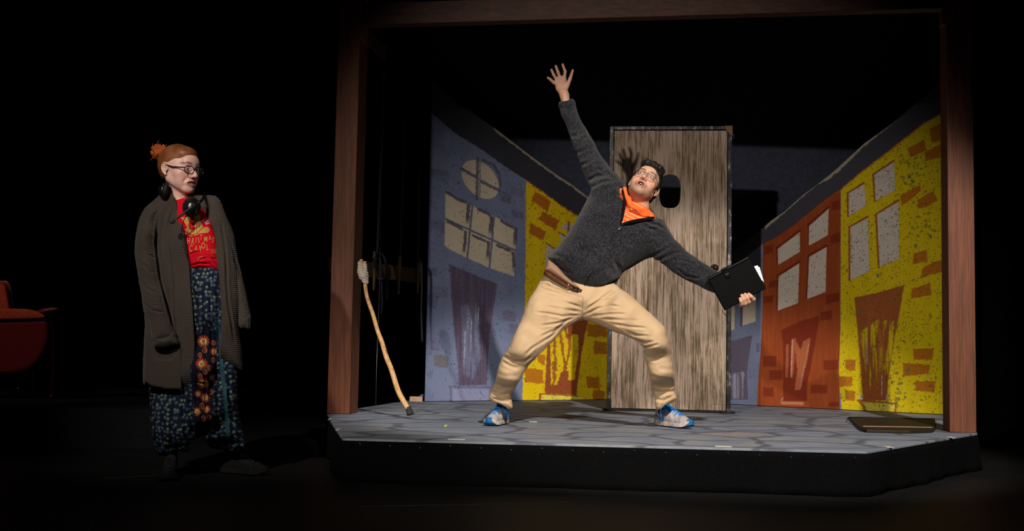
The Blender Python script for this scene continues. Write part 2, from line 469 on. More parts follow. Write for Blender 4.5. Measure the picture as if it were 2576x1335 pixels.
# skirt cloth hangs along the front edges with soft folds
sk = [pI, pA, pB, pC, pD, pE]; pts = []
for a, b in zip(sk[:-1], sk[1:]):
    m_ = max(2, int((b - a).length / 0.03)); pts += [a.lerp(b, k / m_) for k in range(m_)]
pts.append(sk[-1]); bm = bmesh.new(); rows = 7; grid = []
for j in range(rows):
    r = []
    for i, p in enumerate(pts):
        z = (DZ - 0.012) * (1 - j / (rows - 1)) + 0.002; fl_ = (j / (rows - 1)) ** 1.3
        tdir = (pts[min(i + 1, len(pts) - 1)] - pts[max(i - 1, 0)]).normalized(); out = Vector((tdir.y, -tdir.x, 0))
        r.append(bm.verts.new(Vector((p.x, p.y, z)) + out * (0.006 + fl_ * (0.016 + 0.012 * math.sin(i * 0.21) + 0.006 * math.sin(i * 0.67 + j * 0.4)))))
    grid.append(r)
for j in range(rows - 1):
    for i in range(len(pts) - 1): bm.faces.new((grid[j][i], grid[j][i + 1], grid[j + 1][i + 1], grid[j + 1][i]))
o = link('skirt', bm_mesh('skirt', bm), m_black, plat, smooth=True); o.modifiers.new('t', 'SOLIDIFY').thickness = 0.003
m_staple = simple('staple_metal', (190, 190, 195), 0.3, 0.5, 0.9)
for k in range(17):
    u = (k + 0.6) / 17; p = pB.lerp(pC, u); bm = bmesh.new()
    q = Vector((p.x, p.y - 0.0105 - 0.004, DZ - 0.022 - 0.006 * ((k * 7) % 3))); add_box(bm, q, Vector((0.75, 0, -0.5)).normalized(), Yv, Zv, 0.0042, 0.0012, 0.0009)
    link('staple', bm_mesh('staple', bm), m_staple, plat)
# marks on the deck
m_tapew = simple('white_tape', (200, 200, 190), 0.6, 0.2, 0, 200, 0.1); m_tapey = simple('yellow_tape', (200, 215, 70), 0.6, 0.2, 0, 200, 0.1)
m_woodraw = simple('raw_pine', (205, 165, 140), 0.7, 0.2, 0, 60, 0.12)
def mark(x0, x1, y, h, m, lab, g='white spike tape marks on the deck', nm='tape_mark'):
    a, b = G(x0, y, DZ + 0.001), G(x1, y, DZ + 0.001); a2 = G(x0, y + h, DZ + 0.001)
    w = abs(a2.y - a.y); bm = bmesh.new(); add_box(bm, (a + b) / 2 + Vector((0, -w / 2, 0)), X, Yv, Zv, (b - a).length / 2, w / 2, 0.0008)
    tag(link(nm, bm_mesh(nm, bm), m), lab, 'tape mark', g)
mark(831, 837, 1052, 3, m_tapew, 'small white tape square near the left deck corner, the one farther from the audience')
mark(851, 858, 1078, 4, m_tapew, 'small white tape square near the left deck corner, the one nearer the audience')
mark(1120, 1126, 1068, 4, m_tapey, 'small yellow tape dash on the deck in front of the wrapped stick', None)
mark(1128, 1170, 1103.5, 2, m_tapew, 'thin white tape strip on the front edge of the deck, left of the man')
mark(1797, 1836, 1121, 2, m_tapew, 'thin white tape strip on the front edge of the deck, right of the man')
mark(2221, 2236, 1122, 3, m_tapew, 'white tape strip on the angled right deck edge, nearer its front corner')
mark(2379, 2391, 1098, 2.5, m_tapew, 'white tape strip on the angled right edge of the deck, below the right post')
mark(2131, 2138, 1055, 3, m_tapew, 'small white tape scrap left of the dark board on the deck')
mark(2355, 2360, 1060, 3, m_tapew, 'small white tape square right of the dark board on the deck')
mark(1331, 1350, 1059, 2, m_tapew, 'thin pale tape scrap on the deck right of the man\'s turned-out shoe')
# block holding the backdrop edge
c = G(1046, 1010, DZ) + Vector((0, 0.03, 0.02)); bm = bmesh.new(); add_box(bm, c, X, Yv, Zv, 0.05, 0.03, 0.0195)
tag(bevel(link('wood_block', bm_mesh('wood_block', bm), m_woodraw)), 'short raw pine block at the foot of the blue painted backdrop', 'wood block')
# dark board lying at right
m_board = simple('dark_stained_board', (38, 31, 21), 0.6, 0.25, 0, 40, 0.25)
pp = [(2135, 1049), (2352, 1053), (2353, 1075), (2346, 1081), (2290, 1083), (2180, 1080.5), (2163, 1075), (2150, 1063)]
bm = bmesh.new(); prism(bm, [G(x, y, DZ + 0.017) for x, y in pp], Vector((0, 0, -0.016)))
bd = empty('trap_board', G(2245, 1066, DZ), 'dark brown varnished board with a rounded corner lying on the deck by the right post', 'board')
bevel(link('board', bm_mesh('board', bm), m_board, bd), 0.004)
m_blk = simple('black_edge_rubber', (16, 15, 14), 0.5, 0.3)
tube('edge_strip', [G(x, y, DZ + 0.019) for x, y in [(2180, 1080), (2163, 1074), (2150, 1062), (2135, 1049.5), (2240, 1051), (2352, 1053.5)]], 0.004, m_blk, bd, 3, 8)
bm = bmesh.new(); a, b = G(2171, 1071.5, DZ + 0.018), G(2345, 1074.5, DZ + 0.018); d = (b - a).normalized(); add_box(bm, (a + b) / 2, d, d.cross(Zv), Zv, (b - a).length / 2, 0.002, 0.0015); link('ridge', bm_mesh('ridge', bm), m_woodraw, bd)

# ------------------------------------------------------------------ timber portal
def woodmat(name, c0, c1, rough=0.6):
    t = NT(name); v = t.mapped((14, 14, 0.7)); f = t.noise(v, 3.2, 6, 0.65, 0.6); k = t.noise(t.mapped((60, 60, 2.0)), 2.5, 3, 0.6)
    c = t.ramp(f, [(0.28, c0), (0.5, tuple((a + b) / 2 for a, b in zip(c0, c1))), (0.72, c1)])
    c = t.mix(1.0, c, t.ramp(k, [(0.3, (0.62,) * 3), (0.6, (1.08,) * 3)]), 'MULTIPLY')
    t.base(c); t.bump(f, 0.3, 0.002); return t.set(rough, 0.3)
m_post = woodmat('stained_timber', lin(84, 47, 29), lin(124, 72, 48))
t = NT('stained_beam'); f = t.noise(t.mapped((0.9, 14, 14)), 3.2, 6, 0.65, 0.9)
t.base(t.ramp(f, [(0.3, lin(40, 21, 12)), (0.7, lin(82, 46, 28))])); t.bump(f, 0.3, 0.002); m_beam = t.set(0.6, 0.3)
lp = G(822, 1040, DZ); lp2 = G(880, 1043, DZ); rp = G(2388, 1087, DZ); rp2 = G(2457, 1089, DZ)
e1 = (rp2 - lp); e1.z = 0; WID = e1.length; e1.normalize(); e2 = Vector((-e1.y, e1.x, 0))
portal = empty('timber_portal', (lp + rp2) / 2, 'tall brown stained timber frame of two posts and a top beam around the painted street', 'frame')
w1 = 0.150; dep = 0.185; HT = 3.3
for nm, b0 in (('post', lp), ('post', rp2 - e1 * w1)):
    bm = bmesh.new(); c = Vector((b0.x, b0.y, 0)) + e1 * w1 / 2 + e2 * dep / 2; c.z = DZ + HT / 2 + 0.001
    add_box(bm, c, e1, e2, Zv, w1 / 2, dep / 2, HT / 2); bevel(link(nm, bm_mesh(nm, bm), m_post, portal), 0.004)
zb = P(1650, 38.5, 6.85).z
bm = bmesh.new(); c = Vector((lp.x, lp.y, 0)) + e1 * WID / 2 + e2 * 0.05; c.z = zb + 0.073; add_box(bm, c, e1, e2, Zv, (WID - 2 * w1) / 2 - 0.001, 0.045, 0.073)
bevel(link('header_beam', bm_mesh('header_beam', bm), m_beam, portal), 0.004)
for s, u in ((1, w1 + 0.012), (-1, WID - w1 - 0.012)):
    bm = bmesh.new(); c = Vector((lp.x, lp.y, 0)) + e1 * u + e2 * 0.05; c.z = zb - 0.047; add_box(bm, c, e1, e2, Zv, 0.011, 0.045, 0.047); link('corner_block', bm_mesh('corner_block', bm), m_post, portal)
bm = bmesh.new(); c = Vector((lp.x, lp.y, 0)) + e1 * (w1 + 0.011) + e2 * 0.33; c.z = zb - 0.047; add_box(bm, c, e1, e2, Zv, 0.011, 0.23, 0.047); link('side_brace', bm_mesh('side_brace', bm), m_beam, portal)

# ------------------------------------------------------------------ painted street flats
def n2(gx, gz, seed):
    Q = np.stack([gx, gz, np.zeros_like(gx)], -1).reshape(-1, 3); return vnoise(Q, 1.0, seed).reshape(gx.shape)
class Canvas:
    def __init__(s, p0, p1, H, res, base, wob=0.012, seed=1, top=None):
        s.p0, s.p1, s.H, s.res = p0, p1, H, res; L = (p1 - p0).length
        s.nu, s.nv = int(L / res) + 1, int(H / res) + 1
        u = np.linspace(0, 1, s.nu); v = np.linspace(0, H, s.nv); U, V_ = np.meshgrid(u, v)
        e = (p1 - p0).normalized(); nn = Vector((-e.y, e.x, 0))
        wv_ = wob * (np.sin(U * L * 7 + seed) * 0.5 + np.sin(U * L * 15 + 2 * seed + V_ * 0.8) * 0.3 + np.sin(U * L * 31 + V_ * 2) * 0.12) * (1 - 0.45 * np.clip(V_ / H, 0, 1))
        s.Q = np.stack([p0.x + (p1.x - p0.x) * U + nn.x * wv_, p0.y + (p1.y - p0.y) * U + nn.y * wv_, p0.z + 0.004 + V_], -1)
        s.x, s.y, _ = [a.reshape(U.shape) for a in proj(s.Q.reshape(-1, 3))]
        s.C = np.zeros(U.shape + (3,)); s.C[:] = base; s.rs = np.random.RandomState(seed)
        s.n1 = n2(s.x / 5.0, s.y / 5.0, seed); s.n3 = n2(s.x / 22.0, s.y / 22.0, seed + 3); s.ns = n2(s.x / 2.6, s.y / 60.0, seed + 5) * 0.6 + n2(s.x / 6.0, s.y / 90.0, seed + 6) * 0.6
        s.nf = n2(s.x / 1.6, s.y / 1.6, seed + 9)
    def blend(s, a, col): s.C += a[..., None] * (np.array(col) - s.C)
    def poly(s, pts, col, alpha=1.0, soft=0.9, rough=0.8, streak=0.0, wash=0.0):
        d = polyd(s.x, s.y, pts) + s.n1 * rough
        a = np.clip(0.5 - d / (2 * soft), 0, 1) * alpha
        if streak: a = a * np.clip(0.5 + s.ns * 3.0 * streak + (1 - streak) * 0.5, 0, 1)
        if wash: a = a * (1 - wash * np.clip(0.5 + s.n3, 0, 1))
        s.blend(a, col)
    def line(s, pts, w, col, alpha=1.0, rough=1.0, fade=0.0):
        d, T = lined(s.x, s.y, pts); a = np.clip(0.5 - (d - w / 2 + s.n1 * rough) / 1.6, 0, 1) * alpha
        if fade: a = a * np.clip(1 - (T - (1 - fade)) / fade + s.n1 * 0.4, 0, 1)
        s.blend(a, col)
    def rect(s, x0, y0, x1, y1, col, sk=0, **k): s.poly([(x0, y0), (x1, y0 + sk), (x1, y1 + sk), (x0, y1)], col, **k)
    def dots(s, n, cols, rmin, rmax, where, alpha=0.85, power=3):
        H, Wd = s.x.shape
        for _ in range(n):
            i, j = s.rs.randint(0, H), s.rs.randint(0, Wd)
            if s.rs.rand() > where[i, j]: continue
            r = rmin + (rmax - rmin) * s.rs.rand() ** power; c = cols[s.rs.randint(len(cols))]
            k = int(r * 1.8) + 2; i0, i1, j0, j1 = max(i - k, 0), min(i + k + 1, H), max(j - k, 0), min(j + k + 1, Wd)
            I, J = np.mgrid[i0:i1, j0:j1]; asp = 0.7 + 0.6 * s.rs.rand()
            d = np.hypot((I - i) * asp, J - j) + s.n1[i0:i1, j0:j1] * r * 0.35
            a = np.clip(r - d + 0.5, 0, 1) * alpha * (0.6 + 0.4 * s.rs.rand())
            s.C[i0:i1, j0:j1] += a[..., None] * (np.array(c) - s.C[i0:i1, j0:j1])
    def build(s, name, top, parent, mat):
        keep = s.y >= np.interp(s.x, [p[0] for p in top], [p[1] for p in top])
        idx = np.arange(s.nu * s.nv).reshape(s.nv, s.nu)
        k = keep[:-1, :-1] & keep[:-1, 1:] & keep[1:, :-1] & keep[1:, 1:]
        f = np.stack([idx[:-1, :-1][k], idx[:-1, 1:][k], idx[1:, 1:][k], idx[1:, :-1][k]], 1)
        used = np.unique(f); remap = np.zeros(s.nu * s.nv, int); remap[used] = np.arange(len(used))
        g = s.C * (1 + 0.05 * s.n3[..., None] + 0.045 * s.nf[..., None])
        me = np_mesh(name, s.Q.reshape(-1, 3)[used], remap[f], np.clip(g.reshape(-1, 3)[used], 0, 1))
        o = link(name, me, mat, parent, smooth=True)
        m = o.modifiers.new('cloth', 'SOLIDIFY'); m.thickness = 0.004; m.offset = 1
        return o
m_canvas = colmat('painted_canvas', 0.9, 0.1, 260, 0.05, 0.25, 0.0008)
m_lath = simple('grey_lath', (60, 56, 52), 0.8, 0.1)
YEL, YEL2, ORG, RED, DRED = lin(228, 196, 22), lin(205, 182, 20), lin(176, 92, 30), lin(150, 72, 36), lin(112, 40, 24)
BLU, PUR, CRM, WIN, ROOF = lin(122, 130, 162), lin(92, 80, 104), lin(206, 192, 170), lin(194, 183, 172), lin(58, 58, 66)
BRN, BLK, OLI = lin(150, 78, 44), lin(52, 42, 36), lin(104, 112, 56)
def T_(sx, ox, oy): return lambda pts: [(ox + x / sx, oy + y / sx) for x, y in pts]

roofL = [(1060, 188), (1082, 204), (1167, 268), (1250, 326), (1315, 376), (1360, 410), (1402, 440), (1438, 463), (1476, 492), (1540, 533), (1612, 580)]
roofLb = [(1060, 264), (1102, 299), (1145, 336), (1201, 370), (1284, 428), (1323, 452), (1366, 483), (1411, 515), (1452, 542), (1540, 600), (1612, 648)]
fl_l = empty('painted_flat', G(1300, 1010, DZ), 'painted cloth flat with a blue house and a yellow house, left of the door', 'stage backdrop')
pl0, pl1 = G(1068, 1010, DZ), G(1526, 1005, DZ); pl1 = pl1 + (pl1 - pl0).normalized() * 0.22
Cv = Canvas(pl0, pl1, 2.65, 0.0036, BLU, 0.008, 3)
Cv.blend(np.clip(0.35 + Cv.n3 * 0.5, 0, 0.6), lin(104, 120, 150))
Cv.blend(np.clip(Cv.n3 * 0.6 - 0.1, 0, 0.5), lin(140, 140, 178))
Y1 = [(1323, 300), (1323, 452), (1323, 560), (1322, 640), (1320, 760), (1317, 900), (1313, 1012), (1700, 1030), (1700, 300)]
q = T_(3.925, 1060, 380)
for b in ([(100, 165), (290, 215), (260, 335), (95, 240)], [(870, 330), (1020, 390), (1000, 465), (880, 420)], [(740, 380), (890, 430), (880, 520), (780, 490)], [(40, 450), (140, 500), (130, 580), (40, 530)], [(105, 675), (235, 700), (228, 815), (95, 765)], [(880, 560), (1010, 610), (1000, 680), (900, 640)], [(30, 1140), (160, 1160), (150, 1240), (30, 1220)]):
    Cv.poly(q(b), PUR, 0.62, 2.0, 2.0, wash=0.5)
for x0, y0, x1, y1 in ((1085, 718, 1125, 745), (1066, 742, 1100, 770), (1066, 850, 1105, 878), (1262, 780, 1297, 806), (1280, 812, 1302, 840), (1075, 930, 1088, 950)):
    Cv.rect(x0, y0, x1, y1, PUR, 4, alpha=0.5, soft=2.0, rough=2.0, wash=0.5)
Cv.rect(1092, 892, 1127, 922, lin(110, 100, 90), 2, alpha=0.7, soft=1.5, rough=2)
th = np.linspace(0, 2 * math.pi, 40, endpoint=False)
circ = [(1207.5 + 46.5 * math.cos(a) + 8 * math.sin(a), 451.5 + 48 * math.sin(a) + 20 * math.cos(a) * 0.55) for a in th]
Cv.line([(1214, 402), (1240, 414), (1256, 440), (1257, 470)], 7, PUR, 0.75)
Cv.poly(circ, CRM, 1, 0.8, 0.8)
Cv.line([(1202, 398), (1200, 440), (1199, 500)], 7, PUR, 0.85, 1.4); Cv.line([(1207, 400), (1206, 503)], 4, BLU, 0.9)
Cv.line([(1161, 424), (1198, 447)], 7, PUR, 0.9, 1.2); Cv.line([(1210, 456), (1254, 478)], 8, PUR, 0.85, 1.2); Cv.line([(1161, 430), (1204, 452), (1252, 474)], 2.5, BLU, 0.8)
Cv.poly(q([(235, 400), (500, 540), (730, 650), (935, 765), (912, 1235), (660, 1150), (430, 1045), (310, 985), (228, 935)]), CRM, 1, 0.8, 0.8)
for a, b in (((500, 545), (450, 1060)), ((715, 655), (670, 1150)), ((228, 665), (935, 985))): Cv.line(q([a, b]), 5, lin(104, 112, 138), 1, 0.6)
for l_, w_ in (([(245, 405), (370, 480), (500, 535)], 7), ([(560, 575), (640, 610), (715, 665)], 7), ([(790, 690), (860, 735), (945, 775)], 8), ([(462, 540), (458, 640), (452, 715)], 9), ([(692, 660), (682, 760), (672, 835)], 9), ([(930, 770), (925, 850), (915, 945)], 9), ([(255, 695), (350, 740), (440, 795)], 7), ([(435, 800), (425, 930), (412, 1035)], 8), ([(510, 835), (600, 875), (670, 905)], 7), ([(662, 900), (655, 1000), (650, 1095)], 8), ([(745, 930), (830, 965), (915, 1005)], 7), ([(905, 1005), (910, 1100), (905, 1195)], 8)):
    Cv.line(q(l_), w_, lin(80, 70, 90), 0.88, 1.3, 0.3)
DL = [(1129, 664), (1160, 676), (1200, 694), (1251, 714), (1240, 780), (1231, 840), (1224, 968), (1155, 969), (1147, 880), (1139, 793)]
Cv.poly(DL, lin(98, 86, 108), 0.92, 1.4, 1.4); Cv.poly(DL, lin(84, 72, 92), 0.7, 1, 1, streak=0.9)
Cv.poly([(1160, 770), (1200, 760), (1208, 900), (1190, 955), (1165, 940)], BLU, 0.75, 3, 2, streak=1.0)
for x, y0, y1 in ((1178, 780, 850), (1186, 800, 900), (1170, 830, 940), (1204, 770, 830)): Cv.line([(x, y0), (x - 4, y1)], 1.6, lin(190, 192, 205), 0.7, 1.0, 0.5)
Cv.line([(1129, 972), (1236, 974)], 3, PUR, 0.7); Cv.line([(1133, 974), (1134, 1010)], 4, PUR, 0.6); Cv.line([(1234, 974), (1231, 1010)], 3, PUR, 0.5)
Cv.rect(1139, 978, 1229, 1012, lin(146, 148, 182), alpha=0.6)
# yellow house
Cv.poly(Y1, YEL, 1, 1.2, 1.2)
for x in np.linspace(1330, 1600, 9): Cv.line([(x, 430), (x + 6, 1010)], 22, lin(214, 178, 18), 0.25, 6)
q = T_(5.565, 1330, 440)
for b in ([(90, 235), (200, 290), (310, 375), (260, 520), (40, 360)], [(190, 510), (425, 635), (370, 775), (135, 620)], [(20, 670), (245, 800), (195, 915), (0, 815)]): Cv.poly(q(b), ORG, 0.92, 1.2, 1.6)
for b in ([(240, 980), (420, 1085), (420, 1500), (235, 1400)], [(435, 740), (540, 660), (640, 720), (640, 900), (530, 780)], [(425, 815), (640, 940), (640, 1060), (450, 910)]): Cv.poly(q(b), WIN)
Cv.line(q([(240, 960), (430, 1070)]), 4, BRN, 0.9); Cv.line(q([(425, 805), (560, 890)]), 4, BRN, 0.9); Cv.line(q([(555, 660), (555, 800)]), 6, BRN, 0.9)
q = T_(5.34, 1320, 780)
for x0, y0, x1, y1 in ((170, 580, 265, 710), (0, 775, 250, 970), (840, 180, 1100, 350), (925, 410, 1100, 580), (830, 890, 1000, 1040), (910, 1060, 1080, 1200)): Cv.poly(q([(x0, y0), (x1, y0 + 20), (x1, y1 + 15), (x0, y1)]), ORG, 0.85, 1.3, 2.2)
Cv.poly(q([(265, 1120), (300, 460), (285, 100), (400, -160), (800, -220), (850, 120), (770, 520), (690, 1140)]), BRN, 1, 1, 1.2)
Cv.poly(q([(340, 470), (350, 200), (430, 100), (560, 150), (600, 420), (640, 330), (715, 320), (715, 600), (690, 760), (660, 940), (580, 930), (590, 820), (530, 800), (480, 840), (430, 1000), (350, 1010)]), YEL, 0.95, 1.0, 1.5)
for l_ in ([(400, 300), (395, 560), (420, 800)], [(460, 200), (500, 500), (540, 760)], [(590, 300), (600, 520), (540, 800), (500, 900)], [(520, 120), (570, 380)], [(380, 700), (400, 900), (370, 1020)]): Cv.line(q(l_), 7, BRN, 0.85, 2.4)
Cv.poly(q([(225, 1135), (690, 1160), (780, 1170), (760, 1230), (215, 1230)]), lin(225, 215, 90), 0.85); Cv.line(q([(200, 1120), (700, 1150)]), 4, BRN, 0.8); Cv.line(q([(205, 1130), (195, 1230)]), 6, BRN, 0.9)
inY = (polyd(Cv.x, Cv.y, Y1) < 0).astype(float); inB = 1 - inY
Cv.dots(26000, [BLK, lin(60, 50, 58)], 0.45, 1.5, inB * np.clip(0.35 + Cv.n3 * 0.6, 0.08, 1), 0.7)
Cv.dots(1500, [PUR, lin(120, 92, 80)], 0.8, 3.2, inB * np.clip(0.3 + Cv.n3, 0, 1), 0.45)
Cv.dots(26000, [BLK, OLI, BRN, lin(120, 96, 10)], 0.4, 1.7, inY * np.clip(0.5 + Cv.n3 * 0.7, 0.1, 1), 0.75)
Cv.dots(1800, [OLI, BRN], 1.2, 3.4, inY * np.clip(0.3 + Cv.n3, 0, 1), 0.6)
RF = [(x, y) for x, y in roofL] + [(x, y) for x, y in roofLb[::-1]]
RF = [(x, y - 8) if i < len(roofL) else (x, y) for i, (x, y) in enumerate(RF)]
Cv.line([p for p in roofLb if p[0] > 1320], 5, ORG, 0.9, 2); Cv.poly(RF, ROOF, 1, 1.3, 1.2)
Cv.poly([(1235, 314)] + [(x, y) for x, y in roofL if x > 1240] + [(1560, 556)] + [(x - 2, y + 6) for x, y in roofL[::-1] if x > 1240], lin(168, 156, 146), 0.9, 0.9, 1.6)
Cv.build('canvas', roofL, fl_l, m_canvas)
# curled lower corner of the cloth on the block
a = G(1052, 1008, DZ)
bm = bmesh.new()
for i in range(9):
    for j in range(5):
        u, v = i / 8, j / 4; bm.verts.new(a + Vector((0.012 + 0.075 * u, -0.03 * v * (1 - u * 0.4), 0.012 + 0.03 * v + 0.035 * u * (1 - v * 0.3) + 0.006 * math.sin(u * 6))))
bm.verts.ensure_lookup_table()
for i in range(8):
    for j in range(4): bm.faces.new([bm.verts[k] for k in (i * 5 + j, i * 5 + j + 1, (i + 1) * 5 + j + 1, (i + 1) * 5 + j)])
me = bm_mesh('loose_corner', bm); set_cols(me, np.tile(np.array(BLU), (len(me.vertices), 1))); o = link('loose_corner', me, m_canvas, fl_l, smooth=True); o.modifiers.new('t', 'SOLIDIFY').thickness = 0.003
# batten at the back of the cloth
bm = bmesh.new(); e = (pl1 - pl0).normalized(); add_box(bm, (pl0 + pl1) / 2 + Vector((-e.y, e.x, 0)) * 0.045 + Zv * 0.03, e, Vector((-e.y, e.x, 0)), Zv, (pl1 - pl0).length / 2 - 0.02, 0.018, 0.028); link('batten', bm_mesh('batten', bm), m_lath, fl_l)

roofR = [(1680, 760), (1845, 633), (1922, 570), (1940, 554), (1974, 531), (2022, 488), (2056, 463), (2085, 441), (2108, 421), (2174, 360), (2246, 309), (2304, 259), (2376, 201), (2400, 180)]
roofRb = [(1680, 790), (1845, 672), (1922, 611), (1954, 595), (2011, 554), (2082, 497), (2118, 473), (2167, 432), (2205, 403), (2260, 360), (2325, 309), (2376, 281), (2400, 266)]
fl_r = empty('painted_flat', G(2150, 1030, DZ), 'painted cloth flat with blue, rust-red and yellow houses, right of the door', 'stage backdrop')
pr0, pr1 = G(1835, 1017, DZ), G(2376, 1043, DZ); pr0 = pr0 - (pr1 - pr0).normalized() * 0.25
Cr = Canvas(pr0, pr1, 2.75, 0.0036, BLU, 0.010, 8)
bR = [(1919, 300), (1920, 575), (1918, 780), (1914, 880), (1908, 950), (1905, 1030), (2113, 1030), (2111, 930), (2115, 830), (2116, 300)]
bY = [(2116, 100), (2116, 470), (2115, 830), (2111, 930), (2114, 990), (2119, 1040), (2500, 1090), (2500, 100)]
Cr.blend(np.clip(0.3 + Cr.n3 * 0.5, 0, 0.6), lin(104, 112, 132))
Cr.poly([(1871, 700), (1902, 690), (1901, 808), (1868, 819)], CRM, 0.95); Cr.poly([(1820, 740), (1849, 730), (1848, 827), (1820, 840)], CRM, 0.95); Cr.line([(1867, 700), (1865, 818)], 6, PUR, 0.9)
dd = [(1800, 870), (1840, 858), (1893, 842), (1887, 880), (1879, 940), (1882, 1005), (1800, 1005)]
Cr.poly(dd, lin(96, 86, 104), 0.95); Cr.poly([(1842, 940), (1872, 935), (1868, 1002), (1842, 1002)], lin(170, 165, 190), 0.7, 3, 2, streak=1.0)
Cr.rect(1903, 862, 1911, 885, PUR, alpha=0.6)
Cr.poly(bR, RED, 1, 0.9, 0.8); Cr.poly(bR, lin(132, 58, 30), 0.5, 1, 1, streak=0.6)
q = T_(3.513, 1840, 420)
for x0, y0, x1, y1, s_ in ((1922, 620, 1945, 640, -5), (2093, 508, 2114, 530, -6), (2089, 592, 2114, 616, -8), (1934, 708, 1957, 724, -4), (1922, 746, 1945, 762, -4), (2078, 742, 2112, 764, -7), (2064, 784, 2093, 806, -3), (1920, 895, 1953, 921, 0), (1935, 931, 1969, 955, 0), (2072, 906, 2109, 930, -1), (1920, 974, 1946, 997, 0), (2040, 968, 2081, 989, 0), (2085, 1010, 2112, 1022, 0)):
    Cr.rect(x0, y0, x1, y1, DRED, s_, alpha=0.8, soft=1.4, rough=1.5)
WR = [[(1957, 626), (2012, 584), (2013, 633), (1958, 666)], [(2036, 568), (2085, 525), (2083, 591), (2035, 618)], [(1959, 695), (2011, 662), (2008, 762), (1957, 781)], [(2036, 646), (2080, 621), (2077, 734), (2031, 752)]]
for w_ in WR:
    Cr.line([(w_[0][0] - 2, w_[0][1] - 2), (w_[1][0], w_[1][1] - 4)], 7, DRED, 0.85, 0.8); Cr.line([(w_[0][0] - 2, w_[0][1]), (w_[3][0] - 1, w_[3][1] - 2)], 5, DRED, 0.85, 0.8); Cr.poly(w_, WIN, 1, 0.7, 0.5)
Cr.poly([(1966, 830), (2012, 808), (2062, 793), (2052, 860), (2041, 920), (2031, 965), (2030, 1008), (1971, 1008), (1970, 867)], lin(116, 42, 26), 0.92, 1, 1)
Cr.poly([(1992, 853), (2001, 851), (2014, 880), (2022, 858), (2040, 848), (2032, 905), (2022, 940), (2013, 980), (2000, 980), (2006, 930), (2000, 880), (1995, 950), (1990, 950)], lin(176, 102, 68), 0.75, 1.6, 1.8)
Cr.poly([(1978, 866), (1985, 864), (1982, 950), (1976, 950)], lin(170, 98, 66), 0.7, 1.4, 1.5)
Cr.line([(1994, 855), (1992, 900), (1990, 948)], 1.6, lin(205, 180, 165), 0.8, 0.8); Cr.line([(2036, 860), (2024, 920), (2014, 975)], 1.4, lin(200, 160, 140), 0.5, 0.8)
Cr.poly([(1963, 1009), (2022, 1011), (2022, 1018), (1966, 1017)], lin(190, 130, 100), 0.7); Cr.line([(1970, 1000), (1966, 1008)], 2, WIN, 0.8)
Cr.poly(bY, YEL2, 1, 1, 0.8)
for x in np.linspace(2140, 2370, 7): Cr.line([(x, 300), (x + 3, 1040)], 20, lin(196, 168, 12), 0.3, 6)
q5 = T_(3.707, 2100, 400); q2 = T_(1.39, 1800, 180); q6 = T_(4.6, 1840, 780)
BRK = [q5(b) for b in ([(605, 345), (700, 285), (800, 245), (805, 300), (720, 370), (630, 435)], [(770, 380), (920, 295), (960, 390), (870, 440), (780, 465)], [(735, 880), (855, 845), (870, 955), (725, 980)], [(815, 1020), (920, 960), (1012, 930), (1012, 1050), (900, 1075), (800, 1110)], [(720, 1210), (890, 1150), (905, 1265), (715, 1300)])]
BRK += [q2(b) for b in ([(670, 270), (730, 238), (738, 275), (685, 300)], [(748, 200), (800, 175), (802, 240), (755, 250)], [(728, 282), (790, 252), (788, 300), (735, 312)])]
BRK += [q6(b) for b in ([(2105, 445), (2340, 440), (2325, 575), (2110, 572)], [(1985, 610), (2300, 630), (2285, 735), (1990, 765)], [(2130, 815), (2370, 820), (2350, 950), (2135, 930)], [(1320, 570), (1440, 572), (1440, 700), (1322, 690)], [(1245, 765), (1400, 765), (1400, 870), (1245, 888)], [(1315, 925), (1435, 928), (1425, 1050), (1318, 1040)])]
for b in BRK: Cr.poly(b, lin(168, 92, 28), 0.9, 1.2, 1.8)
for px_, py_ in ((2355, 800), (2360, 968), (2362, 955)): Cr.poly([(px_ - 5, py_ - 4), (px_ + 5, py_ - 5), (px_ + 5, py_ + 5), (px_ - 5, py_ + 4)], lin(168, 92, 28), 0.0)
WY = [[(2136, 486), (2174, 463), (2180, 516), (2136, 544)], [(2200, 439), (2250, 407), (2252, 480), (2203, 504)], [(2140, 571), (2184, 548), (2188, 682), (2140, 705)], [(2207, 539), (2261, 507), (2263, 651), (2213, 672)]]
for w_ in WY:
    Cr.line([(w_[0][0] - 2, w_[0][1]), (w_[1][0] - 1, w_[1][1] - 3)], 6, BRN, 0.95, 0.8); Cr.line([(w_[0][0] - 3, w_[0][1]), (w_[3][0] - 2, w_[3][1])], 5.5, BRN, 0.95, 1.0); Cr.poly(w_, WIN, 1, 0.7, 0.4)
    Cr.line([w_[1], w_[2], w_[3]], 1.0, lin(150, 132, 60), 0.7, 0.3)
Cr.poly([(2150, 748), (2210, 735), (2275, 716), (2266, 770), (2253, 840), (2240, 920), (2232, 978), (2235, 1007), (2170, 1007), (2166, 940), (2160, 863)], BRN, 0.97, 1, 1.2)
Cr.poly(q6([(1500, 240), (1700, 100), (1880, 130), (1870, 400), (1830, 640), (1800, 790), (1770, 690), (1700, 720), (1650, 930), (1635, 680), (1600, 910), (1560, 690), (1500, 360)]), YEL2, 0.92, 2, 2.5, streak=0.75)
for l_ in ([(1690, 60), (1720, 300), (1700, 620), (1690, 900)], [(1760, 50), (1760, 400), (1740, 740)], [(1600, 20), (1590, 200)], [(1640, 0), (1660, 180)]): Cr.line(q6(l_), 8, lin(166, 92, 46), 0.7, 3.0)
for l_ in ([(1570, 330), (1570, 620)], [(1745, 740), (1740, 990)]): Cr.line(q6(l_), 2.2, lin(205, 198, 190), 0.7, 1.2)
Cr.poly(q6([(1470, 985), (1525, 980), (1525, 1035), (1480, 1035)]), WIN, 0.7); Cr.poly(q6([(1790, 990), (1815, 940), (1815, 1040), (1785, 1045)]), WIN, 0.6)
